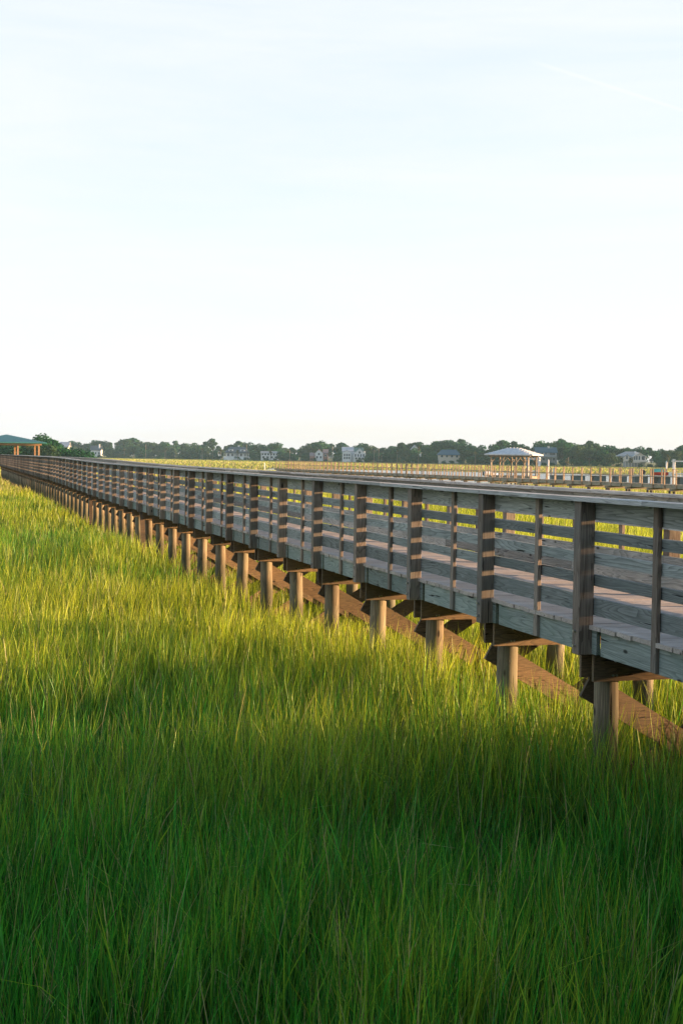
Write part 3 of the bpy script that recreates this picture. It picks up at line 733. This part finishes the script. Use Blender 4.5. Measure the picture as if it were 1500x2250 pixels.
def palm(x, ytop, Y, sc=1.0):
    H = EYE + (hor(x)-ytop)*Y/F - 0.4
    e = empty('palmetto', (X_at(x, Y), Y, 0.4), rt.uniform(0, 6)); fr = 1.35*sc; HT = H-fr*0.75
    mb = MB(); mb.tube((0,0,-0.3),(0.05,0.03,HT),0.22,0.17,n=8,rings=4,wob=0.04); mb.build('trunk', M['bark'], e)
    mb = MB()
    for i in range(46):
        an = rt.uniform(0, 6.28); up = rt.uniform(-0.9, 1.35); dv = Vector((math.cos(an)*math.cos(up), math.sin(an)*math.cos(up), math.sin(up))); 
        b0 = Vector((0.05,0.03,HT)); tip = b0 + dv*fr*1.05; mid = b0 + dv*fr*0.62 + Vector((0,0,0.12)); tip.z -= 0.35*math.cos(up)
        sd = dv.cross(Vector((0,0,1))).normalized()*fr*0.26
        mb.add([b0, mid-sd, tip-sd*0.5, tip+sd*0.5, mid+sd], [(0,1,2,3,4)], rt.random())
    mb.build('fronds', M['leaf_palm'], e); TREES.append([x, Y, 'palm', H, e])
for (px_, py_) in ((272,984),(361,987),(364,984),(441,984),(444,986),(466,984),(483,986),(521,989),(593,990),(658,996),(722,993),(836,999),(871,990),(917,982),(1042,992),(1242,1008),(1362,1006),(1382,1007),(1464,1000)):
    palm(px_, py_, shoreY(px_)-rt.uniform(6, 10))

# labels that single each tree out by its place between landmarks
kindname = {'oak':'dark rounded oak','olive':'olive green broad crowned tree','pine':'tall ragged pine','bush':'low leafy shrub','palm':'palmetto with a shaggy head'}
ordn = ['first','second','third','fourth','fifth','sixth','seventh','eighth','ninth','tenth','eleventh','twelfth','thirteenth','fourteenth','fifteenth','sixteenth','seventeenth','eighteenth','nineteenth','twentieth']
buck = {}
for T in TREES:
    i = sum(1 for lx, _ in LAND if lx <= T[0]); buck.setdefault((i, T[2]), []).append(T)
catn = {'oak':'oak','olive':'tree','pine':'pine','bush':'shrub','palm':'palm'}
for (i, k), lst in buck.items():
    lst.sort(key=lambda T: T[0])
    for j, T in enumerate(lst):
        if i == 0: where = f"counted from the left edge beside {LAND[0][1]}"
        elif i == len(LAND): where = f"right of {LAND[-1][1]}"
        else: where = f"right of {LAND[i-1][1]}"
        o_ = (ordn[j] + ' ') if len(lst) > 1 else ''
        tag(T[4], f"{o_}{kindname[k]} {where}", catn[k], {'oak':'oaks of the far shore','olive':'olive green trees of the far shore','pine':'pines of the far shore','bush':'shrubs along the far shore','palm':'palmettos along the far shore'}[k])

# ------------------------------------------------------------------ houses on the far shore
def win(parent, x, z, w_, h_, y, frame=M['white']):
    mb = MB(); mb.box(x-w_/2-0.12, x+w_/2+0.12, y-0.06, y-0.002, z-0.12, z+h_+0.12); f = mb.build('window', frame, parent)
    mb = MB(); mb.box(x-w_/2, x+w_/2, y-0.09, y-0.062, z, z+h_); mb.build('pane', M['glass'], f)
def gable(mb, x0, x1, y0, y1, ze, zr, along='y', th=0.25, ov=0.5):
    """gable roof; ridge along `along`"""
    if along == 'y':
        xc = (x0+x1)/2
        for (xa, xb) in ((x0-ov, xc), (x1+ov, xc)):
            za = ze - (zr-ze)*ov/((x1-x0)/2)
            c = [(xa,y0-ov,za-th),(xb,y0-ov,zr-th),(xb,y1+ov,zr-th),(xa,y1+ov,za-th),(xa,y0-ov,za),(xb,y0-ov,zr),(xb,y1+ov,zr),(xa,y1+ov,za)]
            mb.hexa(c)
    else:
        yc = (y0+y1)/2
        for (ya, yb) in ((y0-ov, yc), (y1+ov, yc)):
            za = ze - (zr-ze)*ov/((y1-y0)/2)
            mb.hexa([(x0-ov,ya,za-th),(x1+ov,ya,za-th),(x1+ov,yb,zr-th),(x0-ov,yb,zr-th),(x0-ov,ya,za),(x1+ov,ya,za),(x1+ov,yb,zr),(x0-ov,yb,zr)])
def gwall(mb, x0, x1, y0, y1, z0, ze, zr):    # walls with gable ends facing y
    xc = (x0+x1)/2
    mb.add([(x0,y0,z0),(x1,y0,z0),(x1,y0,ze),(xc,y0,zr),(x0,y0,ze),(x0,y1,z0),(x1,y1,z0),(x1,y1,ze),(xc,y1,zr),(x0,y1,ze)],
           [(0,1,2,3,4),(9,8,7,6,5),(0,5,6,1),(1,6,7,2),(4,9,5,0),(2,7,8,3),(3,8,9,4)])
def house(x0, x1, label, dY=12, rz=0):
    xc = (x0+x1)/2; Y = shoreY(xc)+dY; s = Y/F
    e = empty('house', (X_at(xc, Y), Y, 0), rz); tag(e, label, 'house')
    return e, s, (x1-x0)*s, (lambda y: EYE+(hor(xc)-y)*s)
# grey house with a chimney
e, s, w_, zf = house(197, 222, 'pale grey two storey house with a white chimney, farthest left on the shore', 10)
mb = MB(); mb.box(-w_*0.45, w_*0.45, 0, 8, 0.3, zf(988)); mb.build('wall', M['white_siding'], e)
mb = MB(); gable(mb, -w_*0.45, w_*0.45, 0, 8, zf(988), zf(979), 'x'); rf = mb.build('roof', M['dkroof'], e)
mb = MB(); mb.box(w_*0.2, w_*0.33, 1.5, 3.0, zf(986), zf(976)); mb.build('chimney', M['white'], rf)
for i in (-0.28, 0.0, 0.28): win(e, i*w_, zf(998), 1.2, 1.8, 0)
# metal roof among the trees
e, s, w_, zf = house(129, 150, 'white metal roofed house poking above the dark trees by the shelter', -650)
e.location.y = 620; e.location.x = X_at(139.5, 620); s = 620/F; zf = lambda y: EYE+(hor(139)-y)*620/F; w_ = 20*620/F
mb = MB(); mb.box(-w_*0.45, w_*0.45, 0, 5, 0.0, zf(979)); mb.build('wall', M['white_siding'], e)
mb = MB(); gable(mb, -w_*0.45, w_*0.45, 0, 5, zf(979.5), zf(971), 'x'); mb.build('roof', M['ltroof'], e)
win(e, 0, zf(990), 1.0, 1.4, 0)
# porch house
e, s, w_, zf = house(491, 547, 'wide white house with a dark hip roof, dormers and long columned porch', 14)
mb = MB(); mb.box(-w_*0.42, w_*0.42, 0, 10, 0.3, zf(993)); mb.build('wall', M['white_siding'], e)
mb = MB(); hip_roof(mb, -w_*0.48, w_*0.48, -1.0, 11, zf(993.5), zf(982), w_*0.2, 0.3); rf = mb.build('roof', M['dkroof'], e)
for cx in (-0.24, 0.22):
    mb = MB(); mb.box((cx-0.09)*w_, (cx+0.09)*w_, 0.2, 4, zf(992.5), zf(988)); d_ = mb.build('dormer', M['white'], rf); win(d_, cx*w_, zf(992), 1.6, 1.1, 0.2)
mb = MB(); mb.box(w_*0.02, w_*0.08, 5, 6.5, zf(985), zf(978.5)); mb.build('chimney', M['white'], rf)
mb = MB(); mb.box(-w_*0.5, w_*0.5, -3.5, -0.003, 0.2, zf(1003.5)); mb.build('porch_deck', M['white'], e)
mb = MB(); mb.box(-w_*0.5, w_*0.5, -3.5, -0.003, zf(996), zf(994)); mb.build('porch_roof', M['dkroof'], e)
for i in range(9): mb = MB(); xx = -w_*0.48+i*w_*0.12; mb.box(xx-0.13, xx+0.13, -3.4, -3.14, zf(1003.5), zf(996)); mb.build('column', M['white'], e)
for i in range(5): win(e, (-0.34+i*0.17)*w_, zf(1002.5), 1.3, 2.0, 0)
# low white two storey
e, s, w_, zf = house(572, 610, 'white two storey house with a row of five dark upstairs windows and flat grey roof', 12)
mb = MB(); mb.box(-w_*0.5, w_*0.5, 0, 8, 0.3, zf(995)); mb.build('wall', M['white_siding'], e)
mb = MB(); gable(mb, -w_*0.5, w_*0.5, 0, 8, zf(995), zf(991.5), 'x'); mb.build('roof', M['greysiding'], e)
for i in range(6): win(e, (-0.41+i*0.165)*w_, zf(1000.5), 1.25, 1.3, 0)
for i in range(4): win(e, (-0.36+i*0.24)*w_, zf(1007), 1.7, 1.4, 0)
mb = MB(); mb.box(-w_*0.5, w_*0.5, -0.35, -0.1, zf(1002.6), zf(1001.8)); mb.build('balcony_rail', M['white'], e)
# brick gabled house
e, s, w_, zf = house(679, 719, 'white gable with a brown red roof beside a brick wing', 14)
mb = MB(); gwall(mb, -w_*0.22, w_*0.22, 0, 10, 0.3, zf(995), zf(987)); mb.build('wall', M['white_siding'], e)
mb = MB(); gable(mb, -w_*0.22, w_*0.22, 0, 10, zf(995), zf(986.5), 'y'); mb.build('roof', M['redroof'], e)
mb = MB(); mb.box(w_*0.2205, w_*0.5, 1, 9, 0.3, zf(995)); mb.build('brick_wing', M['brick'], e)
mb = MB(); gable(mb, w_*0.225, w_*0.5, 1, 9, zf(995), zf(986.8), 'x', ov=0.3); mb.build('wing_roof', M['redroof'], e)
mb = MB(); mb.box(-w_*0.5, -w_*0.2205, -1, 7, 0.3, zf(1001)); mb.build('low_brick_wing', M['brick'], e)
mb = MB(); gable(mb, -w_*0.5, -w_*0.225, -1, 7, zf(1001), zf(995), 'x', ov=0.3); mb.build('low_wing_roof', M['redroof'], e)
win(e, 0, zf(1000), 1.3, 1.4, 0); win(e, -0.1*w_, zf(1007), 1.2, 1.5, 0); win(e, 0.1*w_, zf(1007), 1.2, 1.5, 0); win(e, 0.36*w_, zf(1003), 1.2, 1.4, 1)
# big white two gable house
e, s, w_, zf = house(750, 801, 'largest white house with twin gables, pale side roof and dark green middle roof', 10)
mb = MB(); mb.box(-w_*0.5, w_*0.5, 2, 13, 0.3, zf(991)); mb.build('wall', M['white_siding'], e)
mb = MB(); gable(mb, -w_*0.5, -w_*0.02, 2.0, 13, zf(991), zf(982), 'x', ov=0.3); mb.build('roof', M['ltroof'], e)
mb = MB(); gable(mb, -w_*0.015, w_*0.42, 2.0, 13, zf(991), zf(983), 'x', ov=0.25); mb.build('middle_roof', M['teal_roof'], e)
mb = MB(); gwall(mb, -w_*0.47, -w_*0.13, -0.5, 1.99, 0.3, zf(995), zf(989)); b_ = mb.build('bay_wall', M['white_siding'], e)
mb = MB(); gable(mb, -w_*0.47, -w_*0.13, -0.5, 1.6, zf(995), zf(988.6), 'y', ov=0.3); mb.build('bay_roof', M['ltroof'], e)
mb = MB(); gwall(mb, -w_*0.02, w_*0.5, -1.5, 1.99, 0.3, zf(997), zf(985.5)); mb.build('gable_wall', M['white_siding'], e)
mb = MB(); gable(mb, -w_*0.02, w_*0.5, -1.5, 1.5, zf(997), zf(984.6), 'y', ov=0.5); mb.build('gable_roof', M['ltroof'], e)
for i in range(3): win(e, (-0.40+i*0.10)*w_, zf(1002.5), 1.0, 1.5, -0.5); win(e, (-0.40+i*0.10)*w_, zf(1009), 1.0, 1.5, -0.5)
for i in range(4): win(e, (0.07+i*0.115)*w_, zf(1003.5), 1.0, 1.7, -1.5)
for i in range(3): win(e, (0.10+i*0.14)*w_, zf(1009.5), 1.1, 1.3, -1.5)
win(e, 0.24*w_, zf(996.5), 1.2, 1.4, -1.5)
mb = MB(); mb.box(w_*0.0, w_*0.48, -3.5, -1.6, zf(1005.0), zf(1004.2)); mb.build('balcony', M['white'], e)
for i in range(4): mb = MB(); xx = w_*(0.02+i*0.147); mb.box(xx-0.1, xx+0.1, -3.4, -3.2, 0.3, zf(1005.02)); mb.build('column', M['white'], e)
# steep pale roof between trees
e, s, w_, zf = house(893, 926, 'steep pale grey roof showing between dark trees', 48)
mb = MB(); gwall(mb, -w_*0.4, w_*0.4, 0, 12, 0.3, zf(992), zf(978)); mb.build('wall', M['white_siding'], e)
mb = MB(); gable(mb, -w_*0.4, w_*0.4, 0, 12, zf(992), zf(977.5), 'y'); mb.build('roof', M['ltroof'], e)
win(e, 0, zf(995), 1.4, 1.6, 0); win(e, 0.2*w_, zf(1006), 1.2, 1.5, 0)
# cream hip roofed
e, s, w_, zf = house(960, 1010, 'low cream house under a broad slate blue hip roof', 16)
mb = MB(); mb.box(-w_*0.46, w_*0.46, 0, 10, 0.3, zf(999)); mb.build('wall', M['cream'], e)
mb = MB(); hip_roof(mb, -w_*0.52, w_*0.52, -1, 11, zf(999.3), zf(988), w_*0.2, 0.3); mb.build('roof', M['blueroof'], e)
for i in range(4): win(e, (-0.33+i*0.22)*w_, zf(1005), 1.2, 1.2, 0)
# slate roofed house behind gazebo
e, s, w_, zf = house(1173, 1222, 'grey house with a steep slate roof and tall chimney right of the gazebo roof', 18)
mb = MB(); mb.box(-w_*0.46, w_*0.46, 0, 9, 0.3, zf(993)); mb.build('wall', M['greysiding'], e)
mb = MB(); gable(mb, -w_*0.46, w_*0.46, 0, 9, zf(993), zf(982.5), 'x'); rf = mb.build('roof', M['blueroof'], e)
mb = MB(); mb.box(w_*0.10, w_*0.18, 3.6, 5.4, zf(985), zf(979.5)); mb.build('chimney', M['cream'], rf)
for i in range(3): win(e, (0.20+i*0.07)*w_, zf(999.5), 0.9, 1.3, 0, M['dkroof'])
for i in range(3): win(e, (-0.35+i*0.16)*w_, zf(999.5), 0.9, 1.3, 0)
mb = MB(); mb.box(-w_*0.46, w_*0.46, -2.2, -0.01, zf(1004.3), zf(1003.3)); mb.build('balcony', M['greysiding'], e)
for i in range(6): mb = MB(); xx = -w_*0.44+i*w_*0.176; mb.box(xx-0.13, xx+0.13, -2.1, -1.85, 0.3, zf(1004.32)); mb.build('column', M['greysiding'], e)
for i in range(4): win(e, (-0.33+i*0.22)*w_, zf(1012), 1.2, 1.6, 0)
# stilted beach house
e, s, w_, zf = house(1358, 1424, 'cream beach house raised on stilts with two gables, white cupola and outside stairs', 8)
for i in range(8): mb = MB(); xx = -w_*0.30+i*w_*0.098; mb.box(xx-0.15, xx+0.15, 0.3, 0.6, 0.2, zf(1014.5)); mb.build('stilt', M['cream'], e)
mb = MB(); mb.box(-w_*0.28, w_*0.38, 3, 8, 0.2, zf(1015)); mb.build('lower_wall', M['greysiding'], e)
mb = MB(); mb.box(-w_*0.33, w_*0.42, 2.5, 10, zf(1014), zf(1002)); mb.build('wall', M['cream'], e)
mb = MB(); hip_roof(mb, -w_*0.5, w_*0.42, 2.0, 11, zf(1002), zf(992), w_*0.28, 0.3); rf = mb.build('roof', M['greysiding'], e)
mb = MB(); gwall(mb, -w_*0.36, -w_*0.13, 0.5, 2.49, zf(1014), zf(1004), zf(998.3)); mb.build('small_gable', M['cream'], e)
mb = MB(); gable(mb, -w_*0.36, -w_*0.13, 0.5, 2.4, zf(1004), zf(997.8), 'y', ov=0.4); mb.build('small_gable_roof', M['greysiding'], e)
mb = MB(); gwall(mb, -w_*0.05, w_*0.38, 0, 2.49, zf(1017), zf(1003), zf(995)); mb.build('large_gable', M['cream'], e)
mb = MB(); gable(mb, -w_*0.05, w_*0.38, 0, 2.4, zf(1003), zf(994.4), 'y', ov=0.6); mb.build('large_gable_roof', M['cream'], e)
mb = MB(); mb.box(w_*0.06, w_*0.11, 4.5, 5.6, zf(996), zf(991.5)); mb.build('cupola', M['white'], rf)
for xx in (-0.25,): win(e, xx*w_, zf(1009), 0.8, 1.7, 0.5)
for xx in (0.0, 0.07, 0.155, 0.26, 0.31): win(e, xx*w_, zf(1010.5), 0.8, 1.9, 0)
mb = MB(); mb.box(w_*0.18, w_*0.42, -2, -0.01, zf(1015), zf(1014)); mb.build('landing', M['cream'], e)
mb = MB(); xa = w_*0.40; n_ = 10
for i in range(n_): mb.box(xa+i*w_*0.013, xa+(i+1)*w_*0.013+0.05, -2, -0.6, zf(1014.5)-i*0.22-0.12, zf(1014.5)-i*0.22)
mb.build('stairs', M['cream'], e)

# utility poles
def upole(x, yt, Y, label, arm=False):
    e = empty('utility_pole', (X_at(x, Y), Y, 0.2)); tag(e, label, 'utility pole', 'utility poles along the far shore')
    h_ = EYE+(hor(x)-yt)*Y/F-0.2
    mb = MB(); mb.tube((0,0,-0.3),(0,0,h_),0.20,0.14,n=8); mb.build('shaft', M['polew'], e)
    mb = MB(); mb.box(-0.9 if arm else -0.35, 0.9 if arm else 0.35, -0.2, -0.08, h_-0.7, h_-0.55)
    mb.build('crossarm', M['polew'], e)
for (x, yt, lb, a_) in ((319.5,976,'bare wooden utility pole left of the porch house, farthest left of all',0),(540,976.5,'tall wooden utility pole against the right end of the porch house',1),(635,988,'short utility pole left of the brick gabled house',0),(729,981,'utility pole between the brick gabled and the white double gable house',1),(820,988,'pale utility pole right of the white double gable house',1),(830,985,'wooden pole just behind the pale pole right of the double gable house',0),(1246,1004,'small pole in front of the trees right of the gazebo',0)):
    upole(x, yt, shoreY(x)-3, lb, a_)
# white car on the shore
def car(x, Y, label):
    e = empty('parked_car', (X_at(x, Y), Y, 0.45), R(5)); tag(e, label, 'car')
    mb = MB(); mb.hexa([(-2.2,-0.9,0.35),(2.2,-0.9,0.35),(2.2,0.9,0.35),(-2.2,0.9,0.35),(-2.15,-0.85,0.95),(2.1,-0.85,0.9),(2.1,0.85,0.9),(-2.15,0.85,0.95)])
    mb.hexa([(-1.7,-0.8,0.951),(1.2,-0.8,0.951),(1.2,0.8,0.951),(-1.7,0.8,0.951),(-1.2,-0.65,1.5),(0.5,-0.65,1.5),(0.5,0.65,1.5),(-1.2,0.65,1.5)]); mb.build('body', M['white'], e)
    mb = MB(); mb.box(-1.3,0.7,-0.79,-0.70,1.0,1.38); mb.build('window', M['glass'], e)
    for wx in (-1.35, 1.35):
        for wy in (-0.88, 0.70): mb = MB(); mb.tube((wx,wy,0.33),(wx,wy+0.18,0.33),0.33,n=12); mb.build('wheel', M['black'], e)
car(517, shoreY(517)+1.5, 'white car parked on the shore in front of the porch house')

# ------------------------------------------------------------------ trees out of frame on the right that shade the near grass
rs = random.Random(3)
SH = []
SPOTS = [(62 + (i % 2)*6, -56 + i*3.6, 14.0) for i in range(16)] + [(84, -44 + i*8.0, 15.5) for i in range(6)]
SPOTS += [(64, 2.6, 12.0), (60, 7.0, 12.0), (66, 10.2, 10.6), (61, 13.4, 9.6), (66, 16.0, 8.4)]
for (X, Y, H) in SPOTS:
    X += rs.uniform(-1.5, 1.5); Y += rs.uniform(-0.4, 0.4); H *= rs.uniform(0.93, 1.07)
    e = empty('oak_tree', (X, Y, 0)); SH.append(e)
    cr = put('crown', crowns['bush' if Y < 0 else 'oak'][rs.randrange(4)], e); cr.scale = (H*(0.66 if Y < 4 else 0.56),)*2 + (H,); cr.rotation_euler = (0,0,rs.uniform(0,6))
    tr = put('trunk', limbs['oak'][0], e); tr.scale = (H, H, H)
    tag(e, 'tall oak on the near bank to the right, out of view, shading the near grass', 'oak', 'oaks on the near bank right of the view')

for i in range(9):       # unseen low shrubs, added to deepen the shade on the right
    H = rs.uniform(2.2, 2.8); e = empty('shrub', (20+rs.uniform(-1.5, 3), 16.5+i*0.85, 0))
    cr = put('crown', random.choice(crowns['bush']), e); cr.scale = (H*1.1, H*1.1, H); cr.rotation_euler = (0,0,rs.uniform(0,6))
    tr = put('trunk', random.choice(limbs['bush']), e); tr.scale = (H, H, H)
    tag(e, 'unseen leafy shrub added on the right to shade the grass by the pilings', 'shrub', 'unseen shrubs added for shade right of the view')
for i in range(11):      # the wooded bank behind the viewer
    an = R(-150 + i*12); d_ = 27 + rs.uniform(-3, 5); H = rs.uniform(14, 19)
    e = empty('oak_tree', (d_*math.cos(an)+4, d_*math.sin(an)-4, 0))
    cr = put('crown', random.choice(crowns['bush']), e); cr.scale = (H*0.7, H*0.7, H); cr.rotation_euler = (0,0,rs.uniform(0,6))
    tr = put('trunk', random.choice(limbs['oak']), e); tr.scale = (H, H, H)
    tag(e, 'broad oak on the bank behind the viewer, out of view', 'oak', 'oaks on the bank behind the viewer')

# ------------------------------------------------------------------ marsh grass
def vnoise(x, y, s, seed):
    r = np.random.default_rng(seed); tot = np.zeros_like(x)
    for i in range(7):
        a = r.uniform(0, 6.283); k = (1/s)*r.uniform(0.6, 2.2); ph = r.uniform(0, 6.283)
        tot += np.sin((x*np.cos(a)+y*np.sin(a))*k*2 + ph + 1.3*np.sin((x*np.sin(a)-y*np.cos(a))*k*1.1+ph))
    return tot/3.2
def make_grass(name, r0, r1, dens, wid, hgt, label, segs=3, half=R(23), fal=0.0):
    area = half*(r1*r1-r0*r0); N = int(area*dens)
    u = rng.random(N); rr = np.sqrt(r0*r0+u*(r1*r1-r0*r0)); th = rng.uniform(-half, half, N)
    x = rr*np.sin(th); y = rr*np.cos(th)
    keep = ~in_poly(x, y, CREEK)
    sh = y - np.interp(x/np.maximum(y, 1)*F+750, XS, ZS) < 3; keep &= sh
    # a little thinner right under the walk
    a = x*NV.x + y*NV.y; tt = x*DV.x + y*DV.y
    under = (a > 5.7) & (a < 7.6) & (tt < 186); keep &= ~(under & (rng.random(N) < 0.35))
    # clumping
    cl = vnoise(x, y, 0.35, 3)
    if r1 < 60: keep &= rng.random(N) < np.clip(0.78+0.35*cl, 0.25, 1)
    x, y, rr, a = x[keep], y[keep], rr[keep], a[keep]; N = len(x)
    big = vnoise(x, y, 3.2, 5); mid = vnoise(x, y, 0.9, 6); huge = vnoise(x, y, 22.0, 9)
    h = hgt*(0.80+0.13*big+0.11*mid+rng.normal(0, 0.16, N)); 
    nearw = np.clip(1-np.abs(a-6.3)/2.2, 0, 1); h *= 1-0.10*nearw*(rr > 22); h *= 1+0.30*np.exp(-((a-5.6)/1.0)**2)*np.clip((21-rr)/4, 0, 1)
    tall = rng.random(N) < 0.03; h[tall] *= 1.22
    h = np.clip(h, 0.15, 1.25)
    w_ = wid*np.exp(rng.normal(-0.08, 0.42, N))*(rr/((r0+r1)/2))**0.8
    fa = rng.uniform(0, 6.283, N)                           # facing
    la = rng.normal(0.4, 1.9, N) + 0.5*mid                  # lean azimuth
    ln = np.abs(rng.normal(0.07, 0.09, N)) + 0.04*np.abs(big)
    bend = np.abs(rng.normal(0.08, 0.12, N)); strong = rng.random(N) < 0.07; bend[strong] += rng.uniform(0.25, 0.7, strong.sum())
    lx, ly = np.cos(la), np.sin(la); sx, sy = np.cos(fa)*w_/2, np.sin(fa)*w_/2
    lv = [0, 0.38, 0.74, 1.0] if segs == 3 else [0, 0.55, 1.0]
    wd = [0.8, 1.0, 0.65] if segs == 3 else [0.9, 0.8]
    nv = 2*segs+1; V = np.empty((N, nv, 3), np.float32); A = np.empty((N, nv, 3), np.float32)
    r_ = rng.random(N); r_ = np.where((rr > 110) & (rng.random(N) < 0.4), 0.97, r_); tone = np.clip(0.34*huge + 0.25*big + 0.12*mid + (0.06 + 0.46*np.clip((rr-9)/18, 0, 1)), -0.3, 1.1) + 0.5*np.clip((rr-90)/120, 0, 1) + 0.4*np.clip((a-7.8)/3, 0, 1) + 0.05*np.clip((rr-16)/12, 0, 1)  # random clumps, plus painted light: greener in near shade, yellower where sunlit
    for j, f in enumerate(lv):
        hx = x + lx*h*(ln*f + bend*f*f); hy = y + ly*h*(ln*f + bend*f*f); hz = h*(f - 0.33*bend*f*f) - 0.02*(f == 0)
        if j < segs:
            for k, sg in enumerate((-1, 1)):
                V[:, 2*j+k, 0] = hx+sg*sx*wd[j]; V[:, 2*j+k, 1] = hy+sg*sy*wd[j]; V[:, 2*j+k, 2] = hz
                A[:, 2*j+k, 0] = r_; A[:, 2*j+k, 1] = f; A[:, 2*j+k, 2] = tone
        else:
            V[:, nv-1, 0] = hx; V[:, nv-1, 1] = hy; V[:, nv-1, 2] = hz; A[:, nv-1, 0] = r_; A[:, nv-1, 1] = 1; A[:, nv-1, 2] = tone
    base = (np.arange(N, dtype=np.int32)*nv)[:, None]
    pat = []; sizes = []
    for j in range(segs-1): pat += [2*j, 2*j+1, 2*j+3, 2*j+2]; sizes.append(4)
    pat += [2*(segs-1), 2*(segs-1)+1, nv-1]; sizes.append(3)
    loops = (base + np.array(pat, np.int32)[None, :]).ravel()
    starts = np.concatenate([[0], np.cumsum(np.tile(sizes, N))[:-1]]).astype(np.int32)
    me = bpy.data.meshes.new(name); me.vertices.add(N*nv); me.loops.add(len(loops)); me.polygons.add(len(starts))
    me.vertices.foreach_set('co', V.ravel()); me.loops.foreach_set('vertex_index', loops); me.polygons.foreach_set('loop_start', starts)
    me.update(calc_edges=True); me.materials.append(M['grass'])
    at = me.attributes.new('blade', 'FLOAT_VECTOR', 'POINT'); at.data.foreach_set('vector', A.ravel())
    o = put(name, me); tag(o, label, 'marsh grass', kind='stuff'); print(name, N); return o
GL = 'tall fine green marsh grass covering the flat ground'
make_grass('marsh_grass', 4.2, 11, 1150, 0.0072, 0.98, GL+' in the foreground')
make_grass('marsh_grass', 11, 24, 640, 0.0085, 0.97, GL+' beside the near pilings')
make_grass('marsh_grass', 24, 52, 200, 0.0150, 0.88, GL+' in the middle distance', 2)
make_grass('marsh_grass', 52, 120, 42, 0.032, 0.80, GL+' along the far part of the boardwalk', 2)
make_grass('marsh_grass', 120, 330, 8.5, 0.055, 0.64, GL+' around the creek', 2)
make_grass('marsh_grass', 330, 1500, 0.22, 0.34, 0.66, GL+' out to the far shore', 2, R(19))

mb = MB(); rd = random.Random(21)
for i in range(450):
    Y = rd.uniform(5.5, 26)**1.0; X = rd.uniform(-0.3, 0.3)*Y
    a_ = X*NV.x + Y*NV.y
    if 5.3 < a_ < 7.8: continue
    h_ = rd.uniform(0.7, 1.02); an = rd.uniform(0, 6.28); ln = rd.uniform(0.02, 0.22)
    p0 = Vector((X, Y, 0)); p1 = p0 + Vector((math.cos(an)*ln*0.5, math.sin(an)*ln*0.5, h_*0.6)); p2 = p0 + Vector((math.cos(an)*ln*1.2, math.sin(an)*ln*1.2, h_))
    if rd.random() < 0.35: p2 = p1 + Vector((math.cos(an)*0.28, math.sin(an)*0.28, rd.uniform(-0.15, 0.12)))      # snapped
    w_ = rd.uniform(0.0025, 0.004); mb.tube(p0, p1, w_, w_*0.8, n=3, caps=False); mb.tube(p1, p2, w_*0.8, w_*0.3, n=3, caps=False)
mo = mb.build('dead_stalks', plain('dead_straw', (0.36,0.34,0.16), 0.9, 0.3, 8)); tag(mo, 'pale dead stalks and snapped stems standing in the near marsh grass', 'dead stalks', kind='stuff')

# ------------------------------------------------------------------ air
HAZE = True
if HAZE:
    mb = MB(); mb.box(-2200, 2200, -150, 2600, -2.0, 45.0)
    hm = bpy.data.materials.new('haze'); hm.use_nodes = True; n = hm.node_tree.nodes; n.clear()
    out = n.new('ShaderNodeOutputMaterial'); pv = n.new('ShaderNodeVolumePrincipled'); pv.inputs['Density'].default_value = 0.00012
    pv.inputs['Color'].default_value = (0.50, 0.80, 1.0, 1); hm.node_tree.links.new(pv.outputs[0], out.inputs['Volume'])
    hz = mb.build('haze', hm); tag(hz, 'thin pale haze over the marsh', 'haze', kind='stuff')
